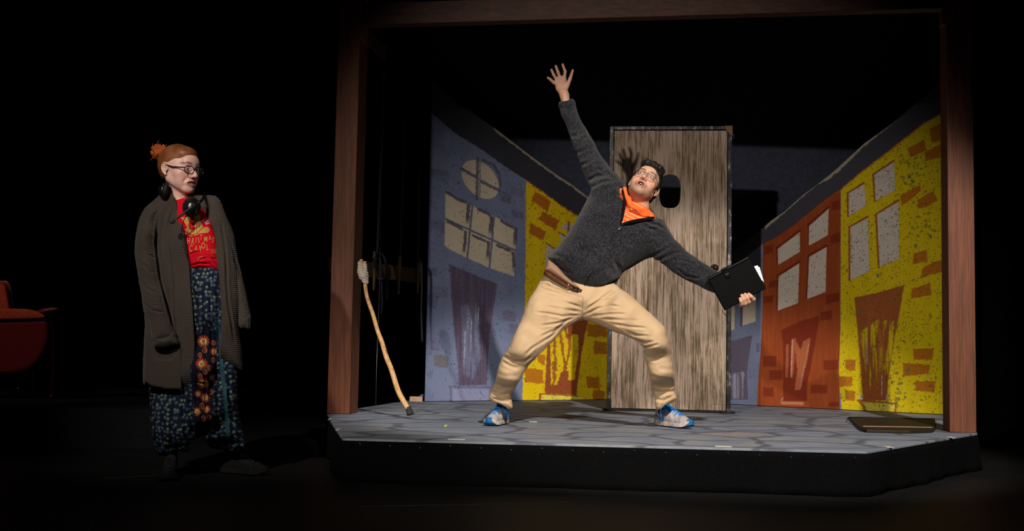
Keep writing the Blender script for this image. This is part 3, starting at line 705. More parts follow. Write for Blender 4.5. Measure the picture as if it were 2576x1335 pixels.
Cr.poly(q6([(1510, 1060), (1900, 1085), (1900, 1130), (1880, 1175), (1560, 1165)]), lin(208, 196, 80), 0.8); Cr.line(q6([(1465, 1045), (1700, 1060), (1910, 1080)]), 5, BRN, 0.9); Cr.line(q6([(1490, 1060), (1530, 1110), (1560, 1175)]), 6, BRN, 0.9); Cr.line(q6([(1905, 1095), (1895, 1190)]), 6, BRN, 0.9)
iY = (polyd(Cr.x, Cr.y, bY) < 0).astype(float); iR = (polyd(Cr.x, Cr.y, bR) < 0).astype(float); iB = (1 - iY) * (1 - iR)
isW = np.zeros_like(iY)
for w_ in WR + WY: isW = np.maximum(isW, (polyd(Cr.x, Cr.y, w_) < 0).astype(float))
Cr.dots(42000, [lin(74, 72, 34), OLI, lin(120, 70, 24), lin(96, 84, 20)], 0.4, 1.8, iY * (1 - isW * 0.4) * np.clip(0.5 + Cr.n3 * 0.7, 0.12, 1), 0.8)
cl = np.exp(-(((Cr.x - 2300) / 34) ** 2 + ((Cr.y - 430) / 40) ** 2)) + np.exp(-(((Cr.x - 2312) / 26) ** 2 + ((Cr.y - 582) / 34) ** 2)) + np.exp(-(((Cr.x - 2265) / 40) ** 2 + ((Cr.y - 965) / 50) ** 2)) + np.exp(-(((Cr.x - 2240) / 30) ** 2 + ((Cr.y - 690) / 16) ** 2))
Cr.dots(30000, [lin(92, 100, 62), lin(84, 92, 48), lin(110, 112, 50)], 0.9, 4.2, iY * np.clip(cl, 0, 1) * 0.30, 0.8, 2)
Cr.dots(9000, [BLK], 0.4, 1.5, isW, 0.85); Cr.dots(5000, [lin(84, 30, 18), BLK], 0.4, 1.1, iR * 0.35 * (1 - isW), 0.6); Cr.dots(4000, [BLK, lin(70, 60, 66)], 0.35, 1.2, iB * 0.7, 0.7)
RFr = [(x, y - 8) for x, y in roofR] + roofRb[::-1]
Cr.line([p for p in roofRb if p[0] > 2000], 7, ORG, 0.7, 2.0); Cr.line([p for p in roofRb if 1915 < p[0] < 2130], 4, DRED, 0.8, 1.2); Cr.poly(RFr, lin(62, 62, 70), 1, 1.4, 1.2)
Cr.poly([(1923, 562)] + [(x, y - 4) for x, y in roofR if 1922 < x < 2300] + [(2260, 300), (2170, 372), (2108, 434), (2085, 450), (2050, 470), (2022, 493), (1974, 535), (1926, 576)], lin(158, 148, 136), 0.9, 1.0, 2.2)
Cr.build('canvas', roofR, fl_r, m_canvas)
bm = bmesh.new(); e = (pr1 - pr0).normalized(); add_box(bm, (pr0 + pr1) / 2 + Vector((-e.y, e.x, 0)) * 0.05 + Zv * 0.03, e, Vector((-e.y, e.x, 0)), Zv, (pr1 - pr0).length / 2 - 0.02, 0.018, 0.028); link('batten', bm_mesh('batten', bm), m_lath, fl_r)

# ------------------------------------------------------------------ free-standing door
t = NT('dry_brushed_wood'); v = t.mapped((1, 1, 0.035)); f = t.noise(v, 95, 5, 0.8); f2 = t.noise(t.mapped((1, 1, 0.35)), 6.5, 4, 0.65); f3 = t.noise(t.mapped((1, 1, 0.10)), 30, 3, 0.6)
s_ = t.math('ADD', t.math('MULTIPLY', f, 0.85), t.math('ADD', t.math('MULTIPLY', f2, 0.34), t.math('MULTIPLY', f3, 0.12)))
c = t.ramp(s_, [(0.52, lin(178, 156, 140)), (0.64, lin(158, 137, 120)), (0.70, lin(116, 98, 78)), (0.78, lin(80, 65, 47))])
t.base(c); t.bump(f, 0.2, 0.001); m_dwood = t.set(0.7, 0.2)
dA, dB = G(1520, 1031, DZ), G(1843, 1039, DZ); de = (dB - dA); DW = de.length; de.normalize(); dn = Vector((-de.y, de.x, 0))
door = empty('prop_door', (dA + dB) / 2, 'free-standing weathered wood door with an oval hole in a black metal frame', 'door')
DH = P(1687, 319, (dA.y + dB.y) / 2).z - DZ
def dl(u, v, w=0): return dA + de * u + Zv * v + dn * w
t = NT('scuffed_steel'); f = t.noise(t.mapped((1, 1, 0.5)), 30, 5, 0.7); t.base(t.ramp(f, [(0.40, (0.012, 0.012, 0.014)), (0.56, (0.03, 0.028, 0.03)), (0.70, (0.33, 0.30, 0.32))])); t.bump(f, 0.2, 0.001); m_steel = t.set(0.42, 0.5, 0.55)
def dbox(name, u0, u1, v0, v1, w0, w1, m, par=door, bv=0.002):
    bm = bmesh.new(); add_box(bm, dl((u0 + u1) / 2, (v0 + v1) / 2, (w0 + w1) / 2), de, dn, Zv, (u1 - u0) / 2, (w1 - w0) / 2, (v1 - v0) / 2)
    return bevel(link(name, bm_mesh(name, bm), m, par), bv, 2)
DH += 0.0
dbox('frame_stile', 0.016, 0.045, 0.012, DH, -0.03, 0.03, m_steel); dbox('frame_stile', DW - 0.045, DW - 0.016, 0.012, DH, -0.03, 0.03, m_steel)
dbox('frame_head', 0.045, DW - 0.045, DH - 0.026, DH, -0.03, 0.03, m_steel)
dbox('foot_plate', -0.012, 0.09, 0.002, 0.014, -0.07, 0.05, m_blk); dbox('foot_plate', DW - 0.09, DW + 0.012, 0.002, 0.014, -0.07, 0.05, m_blk)
dbox('threshold', 0.05, DW - 0.05, 0.002, 0.012, -0.03, 0.03, m_blk)
# slab with the oval opening
cu = bpy.data.curves.new('slab', 'CURVE'); cu.dimensions = '2D'; cu.fill_mode = 'BOTH'; cu.extrude = 0.019; cu.bevel_depth = 0.002
def poly2(pts):
    sp = cu.splines.new('POLY'); sp.points.add(len(pts) - 1)
    for p_, c_ in zip(sp.points, pts): p_.co = (*c_, 0, 1)
    sp.use_cyclic_u = True
poly2([(0.052, 0.02), (DW - 0.052, 0.02), (DW - 0.052, DH - 0.034), (0.052, DH - 0.034)])
hc = P(1685, 482, (dA + de * 0.5 * DW).y); hu = (hc - dA).dot(de); hv = hc.z - DZ
hw, hh, nexp = 0.079, 0.125, 2.9
poly2([(hu + hw * (1 if math.cos(a) > 0 else -1) * abs(math.cos(a)) ** (2 / nexp), hv + hh * (1 if math.sin(a) > 0 else -1) * abs(math.sin(a)) ** (2 / nexp)) for a in np.linspace(0, 2 * math.pi, 64, endpoint=False)])
tmp = bpy.data.objects.new('tmp', cu); me = bpy.data.meshes.new_from_object(tmp); bpy.data.objects.remove(tmp)
Md = Matrix(((de.x, 0, -dn.x, dA.x), (de.y, 0, -dn.y, dA.y), (0, 1, 0, DZ), (0, 0, 0, 1))); me.transform(Md)
link('door_leaf', me, m_dwood, door)
# tan corner gusset
bm = bmesh.new(); prism(bm, [dl(DW - 0.07, DH + 0.001, -0.036), dl(DW - 0.013, DH + 0.001, -0.036), dl(DW - 0.013, DH - 0.075, -0.036), dl(DW - 0.026, DH - 0.068, -0.036), dl(DW - 0.066, DH - 0.02, -0.036)], dn * 0.005)
link('corner_gusset', bm_mesh('corner_gusset', bm), simple('plywood_gusset', (120, 88, 54), 0.6), door)
for nm, (x, y), r in (('knob_rose', (1798, 674), 0.030), ('knob', (1798, 674), 0.024)):
    c = P(x, y, (dA + de * (DW * 0.85)).y - 0.03); pr = []
    bm = bmesh.new(); bmesh.ops.create_uvsphere(bm, u_segments=24, v_segments=14, radius=1.0)
    sy = 0.008 if nm == 'knob_rose' else 0.022; off = 0.008 if nm == 'knob_rose' else -0.024
    for v in bm.verts: v.co = Vector((c.x + v.co.x * r, c.y + off + v.co.y * sy, c.z + v.co.z * r))
    link(nm, bm_mesh(nm, bm), simple('dark_bronze' if r < .03 else 'bronze_rose', (70, 52, 38), 0.28, 0.5, 0.8), door, smooth=True)
hz = P(1847, 343, dB.y).z - DZ
dbox('hinge_pin', DW - 0.006, DW + 0.004, hz - 0.022, hz + 0.022, -0.012, 0.0, m_steel, bv=0.004)
dbox('lower_patch', DW - 0.16, DW - 0.058, 0.06, 0.17, -0.0235, -0.0205, m_dwood)

# ------------------------------------------------------------------ wrapped stick leaning on the post
stk = empty('walking_stick', G(1032, 1044, DZ), 'long bare wooden stick with a gauze-wrapped crutch top leaning against the left post', 'stick')
t = NT('peeled_branch'); f = t.noise(t.mapped((1, 1, 0.35)), 55, 5, 0.7, 0.8); t.base(t.ramp(f, [(0.32, lin(110, 78, 44)), (0.42, lin(180, 138, 90)), (0.7, lin(206, 168, 120))])); t.bump(f, 0.3, 0.001); m_stick = t.set(0.6, 0.25)
ys = lambda k: 6.98 + (6.86 - 6.98) * k
sp = [(917, 700), (923, 745), (938, 790), (950, 832), (960, 858), (972, 898), (985, 930), (1000, 978), (1013, 1005), (1027, 1028)]
tube('shaft', [P(x, y, 7.08 - 0.16 * i / 9) for i, (x, y) in enumerate(sp)], [0.0125, 0.0125, 0.0135, 0.0138, 0.0145, 0.016, 0.0165, 0.017, 0.0175, 0.0155], m_stick, stk, 5, 14)
for a, b in (((909, 652), (915, 705)), ((918, 657), (917, 705))): tube('fork_tip', [P(*a, 7.08), P((a[0] + b[0]) / 2, (a[1] + b[1]) / 2, 7.08), P(*b, 7.08)], [0.011, 0.012, 0.012], m_stick, stk, 4, 10)
def wrapc(v): return np.tile(np.array(lin(190, 176, 160)), (len(v), 1)) * (1 + 0.12 * vnoise(v, 160, 2)[:, None])
sculpt('gauze_wrap', [*chain([P(907, 662, 7.07), P(909, 682, 7.07), P(914, 692, 7.07), P(920, 708, 7.07)], [0.018, 0.024, 0.029, 0.020], 0.015), cap(P(919, 667, 7.07), P(919, 690, 7.07), 0.012, 0.016, 0.01), dispf(lambda Q: 0.0022 * vnoise(Q, 120, 4) + 0.0016 * np.sin(Q[:, 2] * 420 + Q[:, 0] * 150))], ((P(895, 650, 7).x, 7.0, P(900, 722, 7).z), (P(935, 650, 7).x, 7.14, P(900, 646, 7).z)), 0.0025, colmat('gauze', 0.95, 0.05), stk, wrapc)
tube('rubber_foot', [P(1026, 1024, 6.925), P(1030, 1034, 6.92), P(1032.5, 1042, 6.915)], [0.0185, 0.020, 0.0235], simple('worn_rubber', (46, 44, 44), 0.8, 0.2, 0, 90, 0.5), stk, 4, 16)

# ------------------------------------------------------------------ pin rail and ropes behind the left post
m_rail = simple('old_rail_wood', (70, 52, 34), 0.6, 0.3, 0, 30, 0.35)
rail = empty('pin_rail', P(945, 690, 8.5), 'dark wooden pin rail crossing behind the left post', 'rail')
a, b = P(826, 665.5, 8.3), P(1061, 694.5, 8.75); d = (b - a).normalized(); nn = Vector((-d.y, d.x, 0)).normalized()
bm = bmesh.new(); add_box(bm, (a + b) / 2, d, nn, Zv, (b - a).length / 2, 0.02, 0.056); bevel(link('rail_board', bm_mesh('rail_board', bm), m_rail, rail), 0.004)
m_rope = simple('black_rope', (30, 32, 42), 0.6, 0.3, 0, 300, 0.6); m_pin = simple('worn_pin_wood', (110, 84, 52), 0.5, 0.3, 0, 60, 0.3)
pins = [(943, 632, 8.42, (236, 190, 160)), (1005, 641, 8.52, None), (1053, 650, 8.66, None)]
for i, (x, y, Y, _) in enumerate(pins):
    top, bot = P(x, y, Y), P(x - 3, y + (98 if i < 2 else 88), Y)
    tube('belaying_pin', [top, top.lerp(bot, 0.35), top.lerp(bot, 0.4), top.lerp(bot, 0.75), bot], [0.014, 0.017, 0.011, 0.011, 0.009], m_pin, rail, 3, 12)
def rope(pts, r, lab, grp='ropes on the pin rail'): tag(tube('rope', pts, r, m_rope, None, 6, 8), lab, 'rope', grp)
rope([P(967, 100, 8.4), P(962, 320, 8.4), P(955, 480, 8.4), P(950, 610, 8.4), P(948, 640, 8.4)], 0.011, 'thick black rope rising from the leftmost pin beside the post')
rope([P(1016, 290, 8.5), P(1013, 420, 8.5), P(1009, 560, 8.5), P(1006, 640, 8.5)], 0.010, 'thinner black rope rising from the middle pin of the rail')
rope([P(1053, 420, 8.6), P(1052, 560, 8.6), P(1050, 660, 8.6)], 0.010, 'black rope rising from the rightmost pin beside the blue backdrop')
rope([P(947, 640, 8.40), P(962, 640, 8.34), P(971, 665, 8.34), P(973, 700, 8.34), P(974, 735, 8.34), P(971, 752, 8.35)], 0.010, 'outer loop of rope coiled over the leftmost pin')
rope([P(944, 646, 8.412), P(956, 655, 8.35), P(959, 690, 8.37), P(960, 720, 8.375), P(961, 760, 8.37), P(958, 790, 8.37)], 0.009, 'inner loop of rope hanging lowest from the leftmost pin')
rope([P(940, 650, 8.37), P(945, 680, 8.34), P(952, 700, 8.34), P(966, 700, 8.34)], 0.009, 'short loop of rope crossing the rail at the leftmost pin')
rope([P(1053, 655, 8.652), P(1060, 665, 8.6), P(1061, 720, 8.6), P(1060, 790, 8.6), P(1062, 860, 8.6)], 0.009, 'slack black rope tail hanging beside the edge of the blue backdrop')
tag(tube('steel_wire', [P(966, 180, 8.0), P(960, 400, 7.9), P(955, 700, 7.6), P(948, 900, 7.3), Vector((G(945, 1038, DZ).x, G(945, 1038, DZ).y, DZ))], 0.0014, simple('thin_wire', (120, 116, 110), 0.4, 0.5, 0.6), None, 6, 6), 'thin steel wire dropping to the deck beside the left post', 'wire')

# ------------------------------------------------------------------ audience seat and its riser at the left edge
bm = bmesh.new(); rz = 0.24; r0 = G(-60, 1037, 0.24); r1 = G(340, 1028, 0.24)
prism(bm, [Vector((-6, r0.y, rz)), Vector((r1.x + 0.15, r1.y, rz)), Vector((r1.x + 0.15, 9.5, rz)), Vector((-6, 9.5, rz))], Vector((0, 0, -0.239)))
tag(link('seating_riser', bm_mesh('seating_riser', bm), simple('charcoal_carpet', (26, 26, 29), 0.95, 0.05, 0, 120, 0.3)), 'low charcoal carpeted riser under the red seat at the left edge', 'riser')
SY = G(100, 1003, rz).y
seat = empty('theatre_seat', G(70, 1003, rz), 'red upholstered theatre seat with a rounded maroon shell, half in view at the left edge', 'seat')
m_mar = simple('maroon_shell', (98, 20, 14), 0.35, 0.4, 0, 30, 0.1); m_uph = simple('red_upholstery', (176, 70, 46), 0.95, 0.05, 0, 160, 0.45, 0.5)
bl = bounds_px(-120, 690, 170, 1010, SY - 0.45, SY + 0.45)
sculpt('seat_shell', [infl([(-110, 797), (60, 797), (112, 797), (122, 806), (122, 850), (112, 888), (94, 915), (70, 934), (30, 943), (-110, 945)], [(0, 870, SY - 0.12, 0.11)], rr=0.35)], bl, 0.008, m_mar, seat)
sculpt('seat_cushion', [infl([(-110, 777), (40, 776), (80, 779), (104, 788), (112, 799), (60, 803), (-110, 803)], [(0, 790, SY - 0.1, 0.16)], rr=0.1, smooth=4)], bl, 0.007, m_uph, seat)
sculpt('backrest', [infl([(-110, 712), (8, 712), (15, 720), (20, 745), (26, 782), (-110, 782)], [(0, 750, SY + 0.14, 0.05)], rr=0.5)], bl, 0.008, m_uph, seat)
sculpt('back_shell', [infl([(-110, 703), (18, 704), (27, 713), (34, 745), (40, 785), (-110, 785)], [(0, 750, SY + 0.215, 0.025)], rr=0.5)], bl, 0.008, m_mar, seat)
sculpt('armrest', [infl([(86, 783), (110, 774), (133, 771), (150, 774), (148, 780), (132, 785), (105, 791), (90, 791)], [(120, 780, SY, 0.16)], rr=0.15)], bl, 0.007, m_mar, seat)
sculpt('stanchion', [infl([(118, 786), (131, 786), (135, 830), (136, 900), (134, 1000), (124, 1000), (126, 930), (122, 912), (110, 912), (112, 905), (124, 903), (126, 884), (120, 880), (124, 850), (122, 820)], [(128, 900, SY, 0.03)], rr=0.3)], bl, 0.005, m_mar, seat)
sculpt('stanchion', [infl([(77, 935), (86, 935), (84, 999), (74, 999)], [(80, 970, SY + 0.1, 0.025)], rr=0.3)], bl, 0.006, m_mar, seat)
bm = bmesh.new(); bmesh.ops.create_uvsphere(bm, u_segments=16, v_segments=10, radius=0.012)
for v in bm.verts: v.co += P(44, 976, SY)
link('pivot_bolt', bm_mesh('pivot_bolt', bm), m_staple, seat, smooth=True)
# ================================================================== people
def head_frame(c, fwd_yaw, pitch, roll, s=1.0):
    """columns: x (image-right when facing us), y forward, z up. yaw>0 turns to image right, pitch>0 looks up, roll>0 leans to image right"""
    B = Matrix(((1, 0, 0), (0, -1, 0), (0, 0, 1)))                     # facing the audience (mirrored basis, faces are symmetric)
    Rm = Matrix.Rotation(roll, 3, 'Y') @ Matrix.Rotation(fwd_yaw, 3, 'Z') @ Matrix.Rotation(-pitch, 3, 'X')
    A = np.array(Rm @ B); return np.array(c, float), A, s
def hp(fr, p): c, A, s = fr; return c + A @ (np.array(p, float) * s)
def hl(fr, Q): c, A, s = fr; return ((Q - c) @ A) / s                   # world -> head local
def head_prims(fr, mouth='open', eye=0.0068, k0=0.02):
    c, A, s = fr
    E = lambda p, r, k=0.012, op='add', R=None: ell(hp(fr, p), np.array(r) * s, k * s, op, A if R is None else A @ R)
    Cp = lambda a, b, ra, rb, k=0.01, op='add': cap(hp(fr, a), hp(fr, b), ra * s, rb * s, k * s, op)
    pr = [E((0, -.022, .040), (.074, .094, .084), .02), E((0, .012, .004), (.066, .080, .080), .03), E((0, .030, -.040), (.054, .055, .062), .03)]
    for sx in (-1, 1):
        pr += [Cp((sx * .054, -.012, -.048), (sx * .020, .066, -.094), .017, .015, .03), E((sx * .044, .050, -.022), (.024, .024, .024), .02), E((sx * .036, .052, -.055), (.022, .022, .026), .02)]
    pr += [E((0, .070, -.098), (.021, .019, .017), .02), Cp((-.034, .080, .022), (.034, .080, .022), .012, .012, .018), E((0, .076, .045), (.046, .022, .030), .02)]
    for sx in (-1, 1): pr.append(E((sx * .031, .098, .004), (.017, .015, .0115), .010, 'sub'))
    pr += [Cp((0, .090, .010), (0, .112, -.026), .0075, .0105, .010), E((0, .110, -.030), (.0115, .0115, .0095), .008)]
    for sx in (-1, 1): pr += [E((sx * .0125, .099, -.033), (.0075, .0105, .008), .006), E((sx * .0065, .107, -.042), (.0040, .0065, .0050), .002, 'sub')]
    pr += [E((0, .080, -.062), (.031, .021, .020), .012)]
    # lids: full spheres, then a lens-shaped opening
    for sx in (-1, 1): pr += [E((sx * .031, .0775, .003), (.0148, .0148, .0142), .005), E((sx * .031, .0935, .0025), (.0125, .0085, eye), .0015, 'sub')]
    if mouth == 'open':
        for i in range(6):
            a0, a1 = math.pi * i / 3, math.pi * (i + 1) / 3
            q0 = (.0215 * math.cos(a0), .094 - .010 * math.cos(a0) ** 2, -.066 + .0145 * math.sin(a0)); q1 = (.0215 * math.cos(a1), .094 - .010 * math.cos(a1) ** 2, -.066 + .0145 * math.sin(a1))
            pr.append(Cp(q0, q1, .0046, .0046, .005))
        pr.append(E((0, .094, -.066), (.0175, .026, .0102), .003, 'sub'))
    else:
        for z_, sgn in ((-.0550, 1), (-.0765, -1)):
            for sx in (-1, 1): pr.append(Cp((0, .0965, z_), (sx * .029, .080, -.064 - .003 * sgn + .002), .0040, .0024, .004))
        pr.append(E((0, .095, -.066), (.0255, .020, .0078), .002, 'sub'))
        for sx in (-1, 1): pr.append(Cp((sx * .020, .096, -.028), (sx * .040, .078, -.060), .0015, .0015, .010, 'sub'))
    for sx in (-1, 1):
        Re = np.array(Matrix.Rotation(sx * 0.30, 3, 'Z') @ Matrix.Rotation(-.12, 3, 'X'))
        ep = lambda y_, z_, o_: (sx * (.0775 + o_ - .28 * y_), -.010 + y_, -.002 + z_)
        pr += [E(ep(-.006, .002, .001), (.0040, .0150, .0235), .005, 'add', Re)]
        hx = [(.008, .010), (.006, .021), (-.003, .029), (-.014, .027), (-.022, .015), (-.0225, .000), (-.016, -.015), (-.006, -.026)]
        for a_, b_ in zip(hx[:-1], hx[1:]): pr.append(Cp(ep(a_[0], a_[1], .0035), ep(b_[0], b_[1], .0035), .0036, .0036, .0015))
        ax_ = [(-.002, .017), (-.012, .010), (-.013, -.003), (-.006, -.014)]
        for a_, b_ in zip(ax_[:-1], ax_[1:]): pr.append(Cp(ep(a_[0], a_[1], .0025), ep(b_[0], b_[1], .0025), .0026, .0026, .0015))
        pr += [E(ep(-.002, -.027, .001), (.0045, .0075, .0085), .004), E(ep(-.003, .001, .005), (.0035, .006, .009), .002, 'sub'), E(ep(.007, -.001, .002), (.004, .004, .007), .003)]
    return pr
SKIN = lin(197, 150, 126)
def skin_color(fr, base, stub=0.0, lip=(172, 104, 92), brow=(60, 42, 32), brow_a=0.8, openm=True):
    def f(v):
        col = np.tile(np.array(base), (len(v), 1)); q = hl(fr, v); near = (np.abs(q).max(1) < .16)
        x, y, z = q[:, 0], q[:, 1], q[:, 2]
        def mixc(a, c):
            a = (np.clip(a, 0, 1) * near)[:, None]; col[:] = col * (1 - a) + np.array(c) * a
        for sx in (-1, 1): mixc(.35 * np.exp(-(((x - sx * .045) / .022) ** 2 + ((z + .03) / .022) ** 2)) * (y > .03), lin(218, 130, 106))
        mixc(.3 * np.exp(-((x / .014) ** 2 + ((z + .03) / .02) ** 2)) * (y > .09), lin(214, 124, 104))
        if stub: mixc(stub * np.clip((-.048 - z) / .02, 0, 1) * (y > -.01) * (z > -.135), lin(120, 92, 78))
        d = np.sqrt((x / (.0260 if openm else .0290)) ** 2 + ((z + .0655) / (.0185 if openm else .0150)) ** 2)
        mixc(np.clip((1.04 - d) * 7, 0, 1) * (y > .07), lin(*lip))
        di = np.sqrt((x / .0190) ** 2 + ((z + .066) / .0115) ** 2)
        mixc(np.clip((1 - di) * 8, 0, 1) * (y > .04) * (y < .0925), lin(70, 22, 20))
        for sx in (-1, 1):
            bx = (x * sx - .034) / .023; bz = (z - (.0270 + .0045 * (1 - bx * bx))) / .0062
            mixc(brow_a * np.clip(1.5 - np.sqrt(np.clip(bx * bx, 0, 9) ** 2 + bz * bz) * 1.1 + .15 * vnoise(v, 900, 1), 0, 1) * (y > .05), lin(*brow))
        return col * (1 + .03 * vnoise(v, 260, 7)[:, None])
    return f
m_skin = colmat('skin', 0.48, 0.35, 420, 0.04, 0.12, 0.0005, 0.10)
m_eye = colmat('eye', 0.12, 0.6, 50, 0.0, 0.0)
m_lens = bpy.data.materials.new('spectacle_lens'); m_lens.use_nodes = True; _t = m_lens.node_tree; _t.nodes.remove(_t.nodes['Principled BSDF'])
_tr = _t.nodes.new('ShaderNodeBsdfTransparent'); _gl = _t.nodes.new('ShaderNodeBsdfGlossy'); _gl.inputs['Roughness'].default_value = 0.03; _mx = _t.nodes.new('ShaderNodeMixShader'); _mx.inputs[0].default_value = 0.07
_t.links.new(_tr.outputs[0], _mx.inputs[1]); _t.links.new(_gl.outputs[0], _mx.inputs[2]); _t.links.new(_mx.outputs[0], _t.nodes['Material Output'].inputs[0])
def eyes(fr, parent, look=(0, 0), iris=(90, 70, 50)):
    c, A, s = fr
    for sx in (-1, 1):
        bm = bmesh.new(); bmesh.ops.create_uvsphere(bm, u_segments=32, v_segments=20, radius=.0128 * s); bmesh.ops.rotate(bm, verts=bm.verts, cent=(0, 0, 0), matrix=Matrix.Rotation(math.pi / 2, 3, 'X'))
        me = bm_mesh('eyeball', bm); v = np.array([x.co for x in me.vertices]); L = Matrix.Rotation(look[0], 3, 'Z') @ Matrix.Rotation(look[1], 3, 'X')
        ax = np.array(L @ Vector((0, 1, 0))); an = np.degrees(np.arccos(np.clip(v @ ax / (.0128 * s), -1, 1)))
        col = np.tile(np.array(lin(215, 205, 198)), (len(v), 1)); col[an < 29] = lin(*iris); col[an < 12] = lin(10, 8, 8)
        set_cols(me, col); me.transform(Matrix(A.tolist()).to_4x4()); me.transform(Matrix.Translation(Vector(hp(fr, (sx * .031, .0775, .003)))))
        link('eyeball', me, m_eye, parent, smooth=True)
def glasses(fr, parent, mat, w=.024, h=.019, nexp=2.6, r=.0016, dy=.108, dz=-.002, sep=.034, templ=True, tr=.0022):
    c, A, s = fr; g = empty('glasses', Vector(hp(fr, (0, dy, dz)))); g.parent = parent; g.matrix_parent_inverse = Matrix.Translation(-Vector(parent.location))
    wp = lambda p: Vector(hp(fr, p))
    def lk(nm, me, m_, sm=True):
        o = link(nm, me, m_, None, sm); o.parent = g; o.matrix_parent_inverse = Matrix.Translation(-g.location); return o
    for sx in (-1, 1):
        rim = []
        for a in np.linspace(0, 2 * math.pi, 40, endpoint=False):
            ca, sa = math.cos(a), math.sin(a); X_ = sx * sep + w * math.copysign(abs(ca) ** (2 / nexp), ca); Z_ = dz + h * math.copysign(abs(sa) ** (2 / nexp), sa) * (1 - .08 * ca * sx)
            rim.append(wp((X_, dy - abs(X_ - 0) ** 2 * 2.2, Z_)))
        lk('rim', tube_mesh('rim', rim, r * s, 8, True), mat)
        cc = sum(rim, Vector()) / len(rim); me = bpy.data.meshes.new('lens'); n = len(rim); fw = Vector(A @ np.array([0, 1, 0])) * 0.0006
        me.from_pydata([tuple(p + fw) for p in rim] + [tuple(cc + fw * 2.5)] + [tuple(p - fw) for p in rim] + [tuple(cc + fw * 0.5)], [], [(i, (i + 1) % n, n) for i in range(n)] + [(n + 1 + (i + 1) % n, n + 1 + i, 2 * n + 1) for i in range(n)] + [(i, n + 1 + i, n + 1 + (i + 1) % n, (i + 1) % n) for i in range(n)]); me.update()
        lk('lens', me, m_lens)
        if templ:
            lk('temple', tube_mesh('temple', [wp(p) for p in ((sx * (sep + w), dy - .007, dz + h * .45), (sx * (sep + w + .006), dy - .016, dz + h * .5), (sx * .078, .03, dz + .010), (sx * .081, -.010, .016), (sx * .078, -.024, -.002))], tr * s, 8), mat)
    lk('bridge', tube_mesh('bridge', [wp(p) for p in spline([(-(sep - w), dy - .001, dz + .004), (0, dy + .002, dz + .009), ((sep - w), dy - .001, dz + .004)], 5)], r * s, 8), mat)
    return g

# ------------------------------------------------------------------ the man on the deck
q = lambda x, y, Y: np.array(P(x, y, Y))
HR = 6.55
PT = [(1366, 694), (1345, 731), (1328, 758), (1315, 795), (1298, 832), (1281, 872), (1266, 893), (1253, 926), (1244, 963), (1231, 993), (1231, 1006), (1250, 1017), (1264, 1026), (1289, 1028), (1289, 1012), (1286, 990), (1298, 974), (1311, 950), (1325, 926), (1336, 912), (1356, 893), (1383, 866), (1416, 831), (1443, 813), (1468, 804), (1500, 815), (1544, 835), (1578, 845), (1606, 860), (1620, 876), (1623, 903), (1632, 936), (1640, 970), (1646, 998), (1650, 1026), (1664, 1030), (1683, 1017), (1703, 1004), (1700, 990), (1696, 980), (1697, 957), (1692, 916), (1686, 876), (1677, 842), (1673, 824), (1652, 802), (1618, 771), (1584, 741), (1561, 726), (1545, 712), (1500, 700), (1440, 706), (1400, 694), (1371, 678)]
ctrl = [(1400, 720, 6.38, .115), (1460, 740, 6.36, .13), (1520, 740, 6.38, .115), (1350, 800, 6.28, .095), (1310, 870, 6.17, .068), (1285, 930, 6.26, .062), (1262, 1005, 6.43, .058), (1400, 800, 6.31, .10), (1460, 790, 6.36, .10), (1560, 770, 6.29, .095), (1620, 820, 6.20, .075), (1655, 850, 6.16, .066), (1662, 920, 6.28, .062), (1672, 1000, 6.47, .058)]
PTF = infl(PT, ctrl, .02, rr=1.0, smooth=2)[0]
SW = [(1406, 258), (1409, 275), (1412, 290), (1424, 315), (1434, 341), (1450, 392), (1466, 430), (1478, 458), (1486, 480), (1477, 502), (1462, 530), (1444, 560), (1425, 592), (1406, 617), (1386, 636), (1378, 645), (1380, 656), (1392, 668), (1407, 685), (1424, 702), (1440, 714), (1456, 725), (1472, 733), (1490, 738), (1508, 738), (1523, 730), (1536, 721), (1550, 714), (1560, 698), (1566, 684), (1585, 672), (1610, 658), (1626, 651), (1642, 648), (1664, 662), (1686, 680), (1710, 694), (1733, 708), (1765, 724), (1795, 736), (1830, 752), (1860, 764), (1866, 748), (1850, 722), (1830, 700), (1797, 680), (1768, 662), (1750, 650), (1733, 637), (1712, 614), (1698, 602), (1685, 582), (1678, 573), (1668, 556), (1655, 549), (1642, 549), (1620, 520), (1596, 500), (1578, 480), (1573, 460), (1560, 450), (1549, 434), (1541, 429), (1528, 412), (1516, 398), (1505, 380), (1494, 360), (1480, 334), (1466, 310), (1455, 285), (1448, 265), (1441, 249)]
cs = [(1425, 258, HR, .040), (1433, 310, 6.54, .050), (1460, 370, 6.52, .064), (1495, 430, 6.50, .078), (1520, 480, 6.45, .10), (1500, 560, 6.42, .125), (1560, 600, 6.40, .135), (1470, 620, 6.40, .13), (1430, 650, 6.37, .13), (1500, 690, 6.37, .155), (1560, 660, 6.38, .13), (1620, 600, 6.39, .13), (1660, 590, 6.37, .10), (1690, 630, 6.35, .070), (1740, 670, 6.32, .060), (1800, 705, 6.27, .052), (1850, 742, 6.245, .042), (1590, 520, 6.44, .11)]
SWF = infl(SW, cs, .02, rr=1.0, smooth=2)[0]
MX = Vector((P(1460, 800, 6.35).x, 6.35, DZ))
man = empty('person', MX, 'person in a dark knit jacket and khaki trousers lunging, one arm thrown up', 'person')
q = lambda x, y, Y: np.array(P(x, y, Y))
HR = 6.55                                                                 # raised hand
hf = head_frame(q(1620.5, 465, 6.40), math.radians(-13), math.radians(25), math.radians(24), 1.02)
pr = head_prims(hf, 'open', 0.0054)
pr += [ell(hp(hf, (0, .018, -.088)), (.040, .044, .026), .03, 'add', hf[1]), ell(hp(hf, (-.037, .018, -.060)), (.022, .030, .028), .025, 'add', hf[1]), ell(hp(hf, (.037, .018, -.060)), (.022, .030, .028), .025, 'add', hf[1])]
